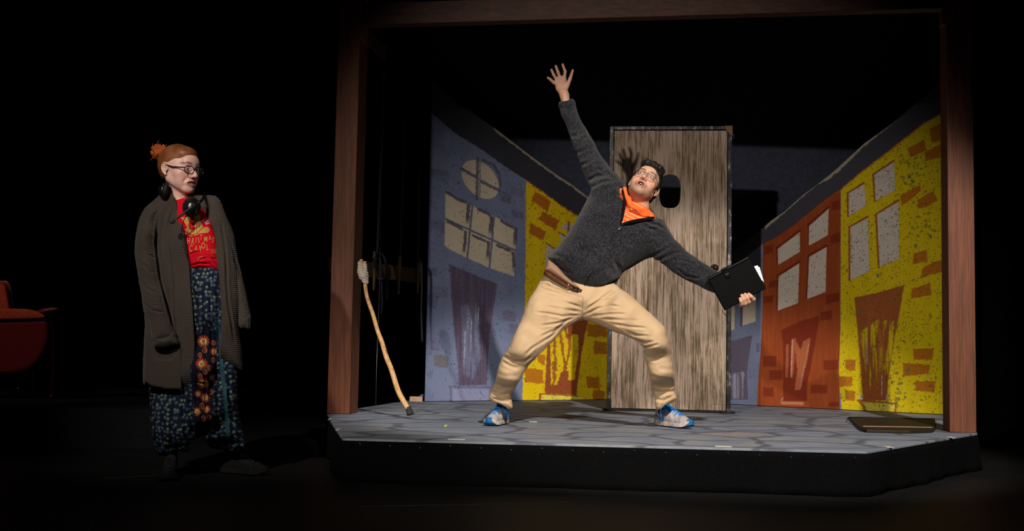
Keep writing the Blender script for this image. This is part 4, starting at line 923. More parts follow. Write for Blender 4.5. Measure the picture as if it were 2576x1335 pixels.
# neck, slim torso and limbs inside the clothes
sh_l, sh_r, chest, pelv = q(1535, 500, 6.45), q(1655, 590, 6.38), q(1545, 580, 6.42), q(1455, 735, 6.38)
nk = [hp(hf, (0, -.02, -.05)), q(1607, 525, 6.42), q(1590, 556, 6.43)]
pr += chain(nk, [.054, .054, .060], 0.025)
core = [cap(q(1590, 556, 6.44), chest, .06, .11, .05), cap(chest, pelv, .11, .10, .05), cap(sh_l, sh_r, .05, .05, .05)]
core += chain([q(1515, 490, 6.46), q(1500, 430, 6.50), q(1467, 360, 6.52), q(1440, 300, 6.54), q(1426, 262, HR), q(1420, 240, HR)], [.045, .042, .034, .030, .027, .0275], .02)
core += chain([sh_r, q(1735, 668, 6.33), q(1830, 735, 6.24), q(1866, 756, 6.232)], [.045, .036, .028, .026], .02)
SHR = (G(1650, 1070, DZ), G(1749, 1080.5, DZ)); SHL = G(1228, 1072.5, DZ); YWR = math.atan2(SHR[1].y - SHR[0].y, SHR[1].x - SHR[0].x); YWL = math.atan2(-.90, -.32)
HLR = V3(SHR[0].x, SHR[0].y + .02, DZ); HLL = V3(SHL.x - math.cos(YWL) * .29, SHL.y - math.sin(YWL) * .29, DZ)
legs = []
for path, hl_, yw_ in (([(1410, 770, 6.34), (1345, 835, 6.22), (1312, 890, 6.16), (1286, 935, 6.26), (1262, 990, 6.42)], HLL, YWL), ([(1510, 765, 6.33), (1600, 808, 6.22), (1648, 858, 6.16), (1662, 920, 6.28), (1672, 990, 6.46)], HLR, YWR)):
    f_ = lambda a, z: hl_ + V3(math.cos(yw_) * a, math.sin(yw_) * a, z)
    legs += chain([q(*p) for p in path] + [f_(.058, .10)], [.07, .06, .042, .036, .030, .027], .03); pr += chain([f_(.058, .12), f_(.06, .06)], [.026, .026], .01)
    pr.append(cap(f_(.06, .058), f_(.20, .040), .026, .018, .01))
pr += [inside(core, SWF, .016), inside(legs, lambda Q: PTF(Q), .012)]
pr += [cap(q(1424, 262, HR), q(1420, 240, HR), .026, .0275, .01), cap(q(1845, 745, 6.238), q(1870, 758, 6.228), .022, .022, .01)]
# raised open right hand
hq = lambda x, y, dy=0.0: q(x, y, HR + dy)
pr += [cap(hq(1420, 240), hq(1414, 222), .026, .030, .012, flat=.62, n=(0, 1, 0)), cap(hq(1412, 221), hq(1402, 205), .028, .018, .014, flat=.62, n=(0, 1, 0)), cap(hq(1413, 220), hq(1417, 199), .030, .020, .014, flat=.62, n=(0, 1, 0)), cap(hq(1410, 216), hq(1408, 200), .028, .022, .014, flat=.55, n=(0, 1, 0)), ell(hq(1424, 217, -.012), (.017, .012, .024), .012)]
fg = [([(1394, 209), (1386, 201), (1378.5, 195.5)], (.0095, .0085, .0075)), ([(1402, 203), (1393, 188), (1387.5, 176)], (.0100, .0092, .0080)), ([(1410, 199), (1404, 182), (1398.5, 166.5)], (.0103, .0095, .0082)), ([(1419, 200), (1422, 180), (1415.5, 162.5)], (.0105, .0095, .0080)), ([(1427, 216), (1434, 199), (1441, 177)], (.0135, .0108, .0074))]
for i, (pts, rr) in enumerate(fg):
    pr += chain([hq(x, y, -.004 * j * (j > 0) - (.006 if i == 4 else 0)) for j, (x, y) in enumerate(pts)], rr, .005)
pr.append(folds([([(1411, 228), (1412, 220), (1416, 212), (1424, 203)], .0022, 1.6), ([(1398, 206), (1408, 203), (1418, 205)], .0012, 1.3)]))
# left hand closed over the lower edge of the organiser
BK = 6.185
hk = lambda x, y, dy=0.0: q(x, y, BK + dy)
pr += [cap(hk(1868, 758, .042), hk(1890, 748, .042), .019, .019, .015), cap(hk(1866, 760, .045), hk(1878, 758, .05), .021, .021, .015)]
for kx, ky_, tx, ty, r_ in ((1865.5, 764, 1861.5, 751, .0095), (1874.5, 763, 1866, 742.5, .0105), (1884, 758.5, 1874.5, 740, .0108), (1896, 752, 1883.5, 739.5, .0105)):
    mx_, my_ = kx * .5 + tx * .5 + .5, ky_ * .5 + ty * .5
    pr += chain([hk(kx - 3, ky_ + 4, .030), hk(kx, ky_, -.022), hk(mx_, my_, -.034), hk(tx, ty, -.031)], (r_ * 1.05, r_ * 1.08, r_, r_ * .85), .0025)
pr += chain([hk(1878, 756, .045), hk(1888, 746, .050), hk(1884, 730, .045)], (.014, .012, .010), .006)
bb = bounds_px(1220, 150, 1910, 1080, 5.95, 6.75)
sculpt('body', pr, bb, 0.0027, m_skin, man, skin_color(hf, SKIN, .42))
eyes(hf, man, (0.1, 0.12), (96, 84, 70))
# upper teeth
sculpt('teeth', [infl([(0, 0), (1, 0), (1, 1), (0, 1)], [(0, 0, 50, .01)])] if False else [cap(hp(hf, (-.011, .081, -.0572)), hp(hf, (.011, .081, -.0572)), .0032, .0032)], (tuple(hp(hf, (0, .08, -.06)) - .03), tuple(hp(hf, (0, .08, -.06)) + .03)), .0015, simple('teeth', (205, 195, 180), .3, .4, 0, 50, .02), man)
# hair
def hair_prims(fr, wave=.006, seed=1, parts=()):
    c, A, s = fr
    E = lambda p, r, k=0.015, op='add': ell(hp(fr, p), np.array(r) * s, k * s, op, A)
    return E
E = hair_prims(hf)
pr = [E((0, -.030, .052), (.083, .098, .084), .02), E((0, -.06, .0), (.078, .065, .085), .02)]
for sx in (-1, 1): pr += [E((sx * .070, -.005, .020), (.014, .030, .040), .012)]
pr += [E((-.02, .045, .106), (.050, .040, .026), .02), E((.03, .038, .106), (.045, .040, .026), .02), E((.0, .0, .120), (.06, .06, .022), .02)]
pr += [E((0, .088, .018), (.062, .060, .078), .012, 'sub'), E((0, .060, -.07), (.085, .075, .085), .012, 'sub')]
for sx in (-1, 1): pr.append(E((sx * .080, -.005, -.022), (.018, .026, .026), .006, 'sub'))
pr.append(dispf(lambda Q: (lambda w: .0022 * np.sin(w[:, 0] * 150 + 3.0 * np.sin(w[:, 2] * 45) + w[:, 1] * 90) + .004 * vnoise(w, 50, 3) + .0028 * vnoise(w, 130, 5) + .0016 * vnoise(w, 300, 8))(hl(hf, Q))))
t = NT('dark_hair'); f = t.noise(t.mapped((1, 1, 0.4)), 260, 4, 0.7); t.base(t.ramp(f, [(0.35, lin(10, 7, 6)), (0.7, lin(32, 22, 17))])); t.bump(f, 0.5, 0.002); m_hair = t.set(0.6, 0.3)
hb = lambda fr, r=.2: (tuple(fr[0] - r), tuple(fr[0] + r))
sculpt('hair', pr, hb(hf, .19), 0.0027, m_hair, man)
t = NT('clear_grey_frame'); t.base(lin(120, 112, 122)); m_gfr = t.set(0.15, 0.6, 0.3)
glasses(hf, man, m_gfr, .0245, .0195, 3.0, .0014, .112, -.001, .031, tr=.0016)

# ---- trousers
t3 = T_(2.967, 1180, 660)
FO = [(t3([(830, 390), (700, 402), (580, 380), (500, 372)]), .007, 3.0), (t3([(835, 370), (700, 350), (560, 325)]), .006, 3.0), (t3([(840, 335), (720, 300), (600, 265)]), .006, 3.2), (t3([(800, 405), (660, 455), (540, 470)]), .007, 3.0), (t3([(745, 425), (640, 505), (520, 560)]), .007, 3.2), (t3([(690, 480), (600, 560), (470, 640), (420, 690)]), .007, 3.4), (t3([(850, 395), (960, 345), (1060, 320), (1120, 330)]), .007, 3.0), (t3([(870, 360), (950, 300), (1040, 235), (1090, 200)]), .007, 3.4), (t3([(890, 335), (980, 290), (1100, 270)]), .006, 3.0), (t3([(930, 400), (1050, 385), (1180, 385)]), .006, 3.0), (t3([(1000, 420), (1130, 430), (1280, 430)]), .006, 3.0), (t3([(1080, 460), (1200, 480), (1330, 490)]), .006, 3.0), (t3([(1180, 520), (1260, 545), (1360, 550)]), .006, 3.0), (t3([(1260, 590), (1320, 600), (1380, 590)]), .008, 3.4), (t3([(1300, 640), (1350, 625), (1420, 610)]), .007, 3.2),
      (t3([(545, 150), (640, 190), (740, 230), (850, 255)]), .006, 2.2), (t3([(530, 190), (600, 215), (700, 240)]), .004, 3.0), (t3([(500, 235), (620, 250), (740, 285)]), .004, 3.0),
      (t3([(255, 700), (290, 715), (330, 740), (400, 745)]), .007, 3.4), (t3([(250, 740), (300, 770), (360, 790)]), .005, 3.4), (t3([(470, 700), (410, 740), (330, 730)]), .006, 3.2), (t3([(200, 900), (260, 930), (330, 930)]), .006, 4.0), (t3([(170, 960), (230, 990), (300, 985)]), .006, 4.0), (t3([(175, 1010), (240, 1030), (300, 1040)]), .005, 3.0), (t3([(215, 830), (280, 850), (380, 840)]), .004, 5.0),
      (t3([(1345, 840), (1420, 870), (1520, 880)]), .005, 4.0), (t3([(1365, 900), (1440, 930), (1530, 925)]), .006, 4.0), (t3([(1380, 960), (1450, 970), (1540, 960)]), .006, 4.0), (t3([(1390, 1020), (1450, 1030), (1530, 990)]), .006, 3.5), (t3([(1320, 700), (1390, 720), (1480, 700)]), .004, 5.0), (t3([(1560, 850 - 60), (1480, 800), (1400, 790)]), .003, 5.0),
      (t3([(850, 262), (846, 320), (842, 400)]), .003, 1.4)]
def kcol(v): return np.tile(np.array(lin(192, 163, 128)), (len(v), 1)) * (1 + .04 * vnoise(v, 30, 5)[:, None])
m_khaki = colmat('khaki_twill', .85, .15, 380, .07, .25, .0006)
pr = [infl(PT, ctrl, .02, rr=1.0, smooth=2), folds(FO), dispf(lambda Q: .0025 * vnoise(Q, 16, 2) + .0012 * vnoise(Q, 45, 3)),
      # openings at the hems
      cap(q(1258, 1032, 6.43), q(1264, 1010, 6.43), .040, .036, .004, 'sub'), cap(q(1674, 1038, 6.48), q(1668, 1008, 6.47), .040, .034, .004, 'sub')]
tr = sculpt('trousers', pr, bounds_px(1215, 660, 1720, 1045, 5.98, 6.62), 0.0034, m_khaki, man, kcol)
# seams, fly and waistband stitched over the cloth
tree_t = BVHTree.FromPolygons([v.co[:] for v in tr.data.vertices], [p.vertices[:] for p in tr.data.polygons])
camp = Vector((0, 0, CAMZ))
def on_surf(tree, x, y, off=.001):
    d = ray(x, y).normalized(); h = tree.ray_cast(camp, d)
    return (h[0] - d * off) if h[0] is not None else None
def surf_line(name, tree, pts, r, m, parent, n=6, off=.0008):
    pp = [on_surf(tree, x, y, off) for x, y in spline(pts, n)]; pp = [p for p in pp if p is not None]
    if len(pp) > 2: return link(name, tube_mesh(name, pp, r, 6), m, parent, smooth=True)
m_stitch = simple('khaki_seam', (176, 140, 96), .9, .1)
surf_line('fly_seam', tree_t, [(1467, 745), (1466, 770), (1464, 796)], .0016, m_stitch, man)
surf_line('pocket_seam', tree_t, t3([(545, 152), (640, 192), (740, 232), (845, 258)]), .0016, m_stitch, man)
surf_line('inseam', tree_t, [(1345, 903), (1380, 866), (1414, 829), (1442, 809), (1462, 798)], .0016, m_stitch, man)
surf_line('inseam', tree_t, [(1470, 798), (1500, 800), (1530, 812), (1570, 832), (1598, 850)], .0016, m_stitch, man)
# belt with buckle, shirt tail
def strip(name, lo, hi, Yf, th, m, parent, h=.003):
    poly = [tuple(p) for p in spline(hi, 4)] + [tuple(p) for p in spline(lo[::-1], 4)]
    ys_ = Yf
    return sculpt(name, [infl(poly, ys_, .004, rr=.35)], bounds_px(min(p[0] for p in poly) - 4, min(p[1] for p in poly) - 4, max(p[0] for p in poly) + 4, max(p[1] for p in poly) + 4, min(c[2] for c in ys_) - .15, max(c[2] for c in ys_) + .15), h, m, parent)
t = NT('brown_leather'); f = t.noise(t.coord(), 60, 4); t.base(t.ramp(f, [(.3, lin(58, 26, 12)), (.7, lin(104, 52, 22))])); m_belt = t.set(.35, .5)
belt = strip('belt', [(1367, 690), (1385, 701), (1405, 713), (1425, 724), (1445, 733), (1464, 738)], [(1371, 678), (1390, 688), (1408, 700), (1428, 714), (1450, 722), (1466, 728)], [(1371, 684, 6.36, .115), (1385, 694, 6.36, .122), (1400, 700, 6.36, .131), (1440, 725, 6.36, .142), (1464, 733, 6.36, .144)], .1, m_belt, man)
strip('belt_loop', [(1426, 727), (1431, 729)], [(1428, 713), (1433, 715)], [(1430, 720, 6.36, .147)], .1, m_khaki if False else simple('khaki_loop', (190, 154, 110), .9, .1), man)
bkl = strip('belt_buckle', [(1436, 731), (1448, 736), (1456, 739)], [(1439, 717), (1452, 722), (1460, 726)], [(1448, 728, 6.36, .150)], .1, simple('gunmetal_buckle', (70, 64, 66), .3, .5, .8), man)
m_tail = simple('brown_shirt_tail', (150, 116, 96), .9, .1, 0, 200, .06)
strip('shirt_tail', [(1371, 679), (1388, 688), (1408, 702), (1430, 716), (1448, 724)], [(1379, 652), (1400, 668), (1425, 695), (1455, 720), (1462, 726)], [(1378, 665, 6.36, .105), (1420, 700, 6.36, .125), (1450, 720, 6.36, .13)], .1, m_tail, man)

# ---- orange polo under the jacket
t = NT('orange_polo'); sx_ = t.n('ShaderNodeSeparateXYZ'); rt = t.mapped((1, 1, 1), (0, -0.45, 0)); t.l(rt, sx_.inputs[0])
fr_ = t.math('FRACT', t.math('MULTIPLY', sx_.outputs[2], 46.0)); t.base(t.mix(t.ramp(fr_, [(.84, (0, 0, 0)), (.88, (1, 1, 1)), (.96, (1, 1, 1)), (1.0, (0, 0, 0))]), lin(252, 104, 42), lin(255, 190, 150))); m_polo = t.set(.7, .2)
m_polo_p = simple('orange_collar', (252, 104, 42), .7, .2, 0, 300, .05)
polo = sculpt('polo_shirt', [infl([(1560, 470), (1585, 490), (1612, 520), (1642, 536), (1650, 560), (1640, 600), (1560, 610), (1530, 570), (1545, 500)], [(1560, 500, 6.42, .075), (1600, 550, 6.41, .100), (1570, 590, 6.41, .100), (1640, 560, 6.40, .075)], rr=.8, smooth=3), cap(q(1588, 552, 6.42), q(1604, 522, 6.42), .085, .066, .02), dispf(lambda Q: .002 * vnoise(Q, 40, 2))], bounds_px(1515, 455, 1675, 620, 6.2, 6.62), .003, m_polo, man)
cp = T_(6.675, 1540, 380)
def flap(name, pts, Y0, Y1, th, m, parent, h=.0022, rr=.6):
    poly = [tuple(p) for p in spline(pts, 3, True)]; a = np.array(poly)
    ct = [(a[:, 0].min(), a[:, 1].min(), Y0, th), (a[:, 0].max(), a[:, 1].max(), Y1, th)]
    return sculpt(name, [infl(poly, ct, .004, rr=rr)], bounds_px(a[:, 0].min() - 5, a[:, 1].min() - 5, a[:, 0].max() + 5, a[:, 1].max() + 5, min(Y0, Y1) - .06, max(Y0, Y1) + .06), h, m, parent)
flap('collar_wing', cp([(180, 610), (235, 605), (250, 680), (270, 740), (320, 790), (330, 925), (290, 930), (225, 800), (195, 700)]), 6.36, 6.31, .010, m_polo_p, man)
flap('collar_wing', cp([(330, 925), (400, 930), (480, 965), (590, 945), (600, 1000), (635, 1080), (600, 1100), (480, 1085), (390, 985), (300, 945)]), 6.29, 6.33, .012, m_polo_p, man)
tree_p = BVHTree.FromPolygons([v.co[:] for v in polo.data.vertices], [p.vertices[:] for p in polo.data.polygons])
_b0 = on_surf(tree_p, 1575, 538, .0); _b1 = on_surf(tree_p, 1575, 538, .003)
tube('shirt_button', [_b0, _b1], .0052, simple('pearl_button', (225, 210, 205), .3, .5), man, 1, 16)

# ---- knit jacket
t4 = T_(4.293, 1360, 540); t31 = T_(3.178, 1340, 140)
FS = [(t4([(1100, 110), (1180, 150), (1260, 170)]), .006, 4), (t4([(1150, 90), (1260, 110), (1330, 150)]), .006, 3.5), (t4([(1200, 460), (1300, 400), (1420, 330)]), .005, 4), (t4([(1260, 500), (1380, 440), (1500, 400)]), .005, 4), (t4([(1460, 570), (1580, 660), (1720, 690)]), .006, 3), (t4([(1500, 480), (1620, 520), (1680, 540)]), .004, 3), (t4([(850, 590), (800, 500), (830, 420)]), .006, 5), (t4([(130, 470), (220, 560), (330, 640)]), .004, 4), (t4([(700, 560), (600, 640), (540, 720)]), .004, 5), (t4([(130, 420), (260, 470), (350, 560)]), .004, 4), (t4([(330, 740), (430, 800), (560, 800)]), .005, 3), (t4([(560, 780), (700, 770), (850, 690)]), .006, 3),
      (t31([(440, 1000), (520, 960), (600, 950)]), .006, 4), (t31([(460, 1060), (560, 1010), (650, 1000)]), .005, 4), (t31([(380, 880), (450, 850), (520, 800)]), .005, 4), (t31([(340, 780), (400, 760), (470, 720)]), .004, 4), (t31([(300, 640), (350, 640), (420, 600)]), .004, 4), (t31([(500, 900), (580, 930), (650, 990)]), .004, 4), (t31([(600, 1060), (680, 1040), (720, 1100)]), .004, 5), (t31([(350, 800), (355, 700), (330, 600)]), .003, 4)]
NECK = [(1577, 462), (1585, 470), (1600, 500), (1630, 520), (1652, 542), (1640, 549), (1600, 553), (1578, 557), (1563, 561), (1570, 545), (1575, 520), (1574, 490)]
ribs = dispf(lambda Q: (lambda px, py: (.0012 * np.sin((px * .55 + py * .35) * 1.55) * (polyd(px, py, [(1440, 690), (1475, 716), (1500, 724), (1540, 706), (1575, 668), (1600, 700), (1500, 760), (1400, 720)]) < 0) + .0012 * np.sin((px + py * .2) * 1.7) * (polyd(px, py, [(1400, 240), (1450, 240), (1458, 270), (1405, 282)]) < 0)))(*proj(Q)[:2]))
pr = [infl(SW, cs, .02, rr=1.0, smooth=2), folds([(a_, b_ * 1.7, c_) for a_, b_, c_ in FS]), dispf(lambda Q: .005 * vnoise(Q, 8, 9) + .0035 * vnoise(Q, 17, 4) + .0008 * vnoise(Q, 170, 6)), ribs,
      cut(NECK, 6.0, 6.60, .006, 2), cap(q(1604, 532, 6.42), q(1613, 503, 6.42), .046, .058, .01, 'sub')]
t = NT('marled_knit'); f = t.noise(t.mapped((1, 1, .42), (0, .35, 0)), 170, 5, .85); f2 = t.noise(t.coord(), 9, 3)
c = t.ramp(f, [(.40, lin(15, 15, 17)), (.50, lin(30, 30, 33)), (.62, lin(64, 64, 70)), (.74, lin(88, 88, 94))]); c = t.mix(1.0, c, t.ramp(f2, [(.3, (.85,) * 3), (.7, (1.15,) * 3)]), 'MULTIPLY')
t.base(c); t.bump(f, .8, .003); t.b.inputs['Sheen Weight'].default_value = .15; m_knit = t.set(.95, .1)
jk = sculpt('knit_jacket', pr, bounds_px(1370, 235, 1880, 775, 6.08, 6.70), .0034, m_knit, man)
tree_j = BVHTree.FromPolygons([v.co[:] for v in jk.data.vertices], [p.vertices[:] for p in jk.data.polygons])
m_zip = simple('black_zip', (14, 14, 16), .4, .4)
surf_line('zip', tree_j, [(1563, 566), (1550, 582), (1535, 601), (1520, 632), (1510, 655), (1496, 678), (1481, 697), (1474, 714), (1466, 724)], .0045, m_zip, man, 6, .000)
surf_line('zip_pull', tree_j, [(1560.5, 568), (1559, 574), (1556, 579)], .004, simple('zip_pull_metal', (90, 92, 98), .3, .5, .8), man, 4, .005)
m_lin = simple('black_lining', (12, 12, 13), .85, .1)
flap('jacket_collar', [(1563, 562), (1585, 554), (1605, 550), (1625, 547), (1643, 544), (1647, 549), (1632, 554), (1602, 558.5), (1576, 562)], 6.262, 6.30, .009, m_lin, man)
flap('jacket_collar', [(1562, 561), (1565.5, 540), (1568, 515), (1567, 495), (1563, 480), (1567, 475), (1571, 490), (1573, 512), (1570.5, 538), (1566, 556)], 6.33, 6.27, .012, m_lin, man)

# ---- running shoes (built toe-forward along +x, then turned)
def shoe(name, parent, heel, yaw, L=.29, canvas=False, cols=None):
    s = L / .29
    Rm = Matrix.Rotation(yaw, 3, 'Z'); A = np.array(Rm); c0 = np.array(heel, float)
    W_ = lambda p: Vector(c0 + A @ (np.array(p, float) * s))
    Ec = lambda p, r, k=.02, op='add', R=None: ell(c0 + A @ (np.array(p) * s), np.array(r) * s, k, op, A if R is None else A @ R)
    Cc = lambda a, b, ra, rb, k=.02, op='add', flat=None, n=None: cap(c0 + A @ (np.array(a) * s), c0 + A @ (np.array(b) * s), ra * s, rb * s, k, op, flat, None if n is None else A @ np.array(n))
    loc = lambda Q: ((Q - c0) @ A) / s
    root = empty('shoe', W_((.13, 0, 0))); root.parent = parent; root.matrix_parent_inverse = Matrix.Translation(-Vector(parent.location))
    bd = (tuple(c0 + A @ V3(.14 * s, 0, .08 * s) - V3(.20, .20, .12)), tuple(c0 + A @ V3(.14 * s, 0, .08 * s) + V3(.20, .20, .12)))
    def outl(x):                                                          # half width of the sole along the foot
        return np.interp(x, [-.002, .01, .04, .09, .14, .20, .24, .27, .286, .293], [.004, .020, .033, .033, .036, .047, .046, .036, .020, .003])
    zc = -c0[2] * 0
    def sole(Q):
        w = loc(Q); x = w[:, 0]; hw_ = outl(x) + (.001 if canvas else .003 * np.exp(-((x - .05) / .05) ** 2)); z0 = .004 + .018 * np.clip((x - .21) / .08, 0, 1) ** 2 + .004 * np.clip((.04 - x) / .04, 0, 1); z1 = (.030 if canvas else .036) - .010 * np.clip((x - .05) / .1, 0, 1) * (0 if canvas else 1) + .016 * np.clip((x - .22) / .07, 0, 1) ** 2 + z0 * .3
        dd = np.maximum(np.maximum(np.abs(w[:, 1]) - hw_, np.maximum(z0 - w[:, 2], w[:, 2] - z1)), np.maximum(-.004 - x, x - .294))
        return dd * s * .8
    up = [Cc((.045, 0, .045), (.055, 0, .078), .032, .036, .02), Cc((.055, 0, .055), (.15, 0, .052), .034, .034, .03), Cc((.15, 0, .045), (.225, 0, .034), .034, .029, .03), Cc((.225, 0, .034), (.264, 0, .028), .029, .022, .02), Cc((.10, 0, .084), (.17, 0, .058), .020, .020, .015)]
    lo_cut = (lambda Q: (loc(Q)[:, 2] - .020) * s, 'add', 0)
    mcol = m_shoe_u if not canvas else m_canvas_u
    prs = list(up) + [(lambda Q: -(loc(Q)[:, 2] - .018) * s, 'int', .004), Cc((.052, 0, .135), (.056, 0, .095), .030, .026, .008, 'sub'), (lambda Q: (np.abs(loc(Q)[:, 1]) - outl(loc(Q)[:, 0]) + .001) * s * .9, 'int', .006)]
    prs.append(dispf(lambda Q: (lambda w: .0012 * np.sin(w[:, 0] * 170 + w[:, 2] * 60) * np.exp(-((w[:, 0] - .21) / .03) ** 2) + .0008 * vnoise(Q, 60, 3))(loc(Q))))
    def ucol(v):
        w = loc(v); col = np.tile(np.array(cols['upper']), (len(v), 1))
        if not canvas:
            a = np.clip((.085 - w[:, 0]) / .02, 0, 1)[:, None] * .8; col = col * (1 - a) + np.array(lin(84, 82, 86)) * a
            a = ((w[:, 2] > .098) & (w[:, 0] < .09)).astype(float)[:, None]; col = col * (1 - a) + np.array(lin(20, 50, 84)) * a
            a = (np.abs(w[:, 2] - .055 + (w[:, 0] - .05) * .35) < .003)[:, None] * (w[:, 0] < .10)[:, None]; col = np.where(a, np.array(lin(44, 46, 54)), col)
            for k in range(5):
                a = (np.abs((w[:, 0] - .105 - k * .016) + (w[:, 2] - .06) * .5) < .0035)[:, None] & (w[:, 2] > .05)[:, None]; col = np.where(a, np.array(lin(196, 190, 196)), col)
        return col * (1 + .05 * vnoise(v, 70, 3)[:, None])
    def scol(v):
        w = loc(v); col = np.tile(np.array(cols['sole']), (len(v), 1))
        if not canvas:
            n = vnoise(v, 80, 9); a = np.clip((w[:, 0] < .11) * .55 + .3 * n, 0, 1)[:, None]; col = col * (1 - a) + np.array(lin(96, 84, 76)) * a
            a = ((w[:, 2] < .010 + .03 * np.clip((w[:, 0] - .262) / .03, 0, 1)) & (w[:, 0] > .15)) | ((w[:, 0] > .281) & (np.abs(w[:, 1]) < .020)); col[a] = lin(24, 96, 148)
            a = (w[:, 2] < .008); col[a & (w[:, 0] <= .15)] = lin(40, 38, 40)
        return col
    def sub(nm, prims, m, colr, h=.0028):
        o = sculpt(nm, prims, bd, h, m, None, colr); o.parent = root; o.matrix_parent_inverse = Matrix.Translation(-root.location); return o
    sub('upper', prs, mcol, ucol); sub('sole', [(sole, 'add', 0), dispf(lambda Q: .0003 * np.sin(loc(Q)[:, 0] * 300))], mcol, scol)
    if not canvas:
        sub('toe_cap', [Ec((.272, 0, .034), (.020, .021, .019), .004)], m_shoe_u, lambda v: np.tile(np.array(lin(28, 104, 158)), (len(v), 1)), .0022)
    tg = sub('tongue', [Cc((.088, 0, .104), (.190, 0, .062), .016, .018, .01, flat=.75, n=(.4, 0, 1)), Cc((.076, 0, .128), (.092, 0, .104), .017, .018, .008, flat=.6, n=(1, 0, .5))], m_shoe_u, lambda v: np.tile(np.array(cols['tongue']), (len(v), 1)), .0022)
    rows = 5
    for k in range(rows):
        x = .100 + k * .0215; z = .1165 - k * .0084
        pts = [W_((x - .004, -.027, z - .019)), W_((x - .001, -.015, z - .004)), W_((x, 0, z + .002)), W_((x + .001, .015, z - .004)), W_((x + .004, .027, z - .019))]
        o = tube('lace', pts, [.0034 * s] * 5, cols['lace'], None, 4, 8); o.parent = root; o.matrix_parent_inverse = Matrix.Translation(-root.location)
    if not canvas:
        sd = cols.get('side', -1)
        for sc2 in (1, .8):
            pts = [W_((.100, sd * .012, .110)), W_((.092, sd * .036, .100)), W_((.090 * sc2 + .008, sd * .042, .066)), W_((.092 * sc2 + .004, sd * .043, .036)), W_((.104, sd * .042, .042)), W_((.108, sd * .040, .070)), W_((.103, sd * .026, .100))]
            o = tube('lace_loop', pts, .0026, cols['lace'], None, 6, 8); o.parent = root; o.matrix_parent_inverse = Matrix.Translation(-root.location)
    sub('sock', [Cc((.058, 0, .150), (.062, 0, .075), .0335, .033, .01)], cols['sock'], None, .003)
    return root
m_shoe_u = colmat('running_shoe_mesh', .7, .25, 300, .06, .3, .0006)
m_canvas_u = colmat('dark_canvas', .95, .05, 300, .10, .3, .0006)
m_lace_b = simple('blue_lace', (18, 120, 205), .6, .3, 0, 300, .08)
m_sock = simple('black_sock', (24, 26, 32), .95, .05, 0, 200, .2)
mc = dict(sock=m_sock, upper=lin(164, 156, 158), sole=lin(196, 178, 162), tongue=lin(16, 110, 190), lace=m_lace_b, side=-1)
shoe('shoe', man, HLR, YWR, .31, cols=mc)
mc2 = dict(mc); mc2['side'] = 1
shoe('shoe', man, HLL, YWL, .29, cols=mc2)

# ------------------------------------------------------------------ black organiser in his hand
org = empty('organiser', P(1853, 712, BK), 'black leather organiser with loose white papers, held out by the lunging person', 'organiser')
bc = [P(1779.5, 700, BK + .0), P(1882, 645, BK), P(1927, 727, BK), P(1823, 780.5, BK)]
be1 = (bc[1] - bc[0]).normalized(); bn = be1.cross((bc[3] - bc[0])).normalized()
if bn.y > 0: bn = -bn
be2 = bn.cross(be1).normalized(); 
if be2.z > 0: be2 = -be2
t = NT('black_leather'); f = t.noise(t.coord(), 280, 3); t.base((.002, .002, .0022)); t.bump(f, .2, .0005); m_leath = t.set(.33, .14)
Lx, Ly = (bc[1] - bc[0]).length, (bc[3] - bc[0]).length; bo = sum(bc, Vector()) / 4; Ab = np.array([list(be1), list(be2), list(bn)]).T
def bpt(u, v, w=0): return bo + be1 * (u * Lx / 2) + be2 * (v * Ly / 2) + bn * w
sculpt('cover', [rbox(bo + bn * .013, (Lx / 2, Ly / 2, .0035), .0034, 0, 'add', Ab), cap(bpt(-.96, -.965, .009), bpt(.96, -.965, .009), .008, .008, .004)], (tuple(np.array(bo) - .2), tuple(np.array(bo) + .2)), .0026, m_leath, org)
sculpt('back_cover', [rbox(bo - bn * .013, (Lx / 2, Ly / 2, .0032), .003, 0, 'add', Ab)], (tuple(np.array(bo) - .2), tuple(np.array(bo) + .2)), .003, m_leath, org)
bm = bmesh.new(); add_box(bm, bo, be1, be2, bn, Lx / 2 - .010, Ly / 2 - .008, .0092); link('page_block', bm_mesh('page_block', bm), simple('page_edges', (60, 58, 56), .8, .1), org)
m_paper = simple('white_paper', (235, 228, 236), .7, .2, 0, 80, .03)
for k, (pa, pb, pc_) in enumerate((((1898, 669), (1906, 667), (1921, 707)), ((1906, 671), (1910.5, 671), (1922, 709)))):
    bm = bmesh.new(); base_ = [P(x, y, BK + .003 + .004 * k) for x, y in (pa, pb, pc_, (pa[0] - 12, pa[1] + 20))]; prism(bm, base_, bn * .0008)
    link('loose_paper', bm_mesh('loose_paper', bm), m_paper, org)
sculpt('strap', [rbox(bpt(-.20, -.83, .019), (.0155, .030, .0022), .002, 0, 'add', Ab), rbox(bpt(-.20, -1.03, .004), (.0155, .006, .017), .003, .004, 'add', Ab), rbox(bpt(-.20, -.60, .0195), (.0120, .012, .0026), .002, .002, 'add', Ab)], (tuple(np.array(bpt(-.2, -.8)) - .08), tuple(np.array(bpt(-.2, -.8)) + .08)), .002, m_leath, org)
tube('ribbon', [P(1818, 778, BK), P(1819, 786, BK - .004), P(1823, 790, BK - .006), P(1828, 793, BK)], .002, m_leath, org, 5, 8)
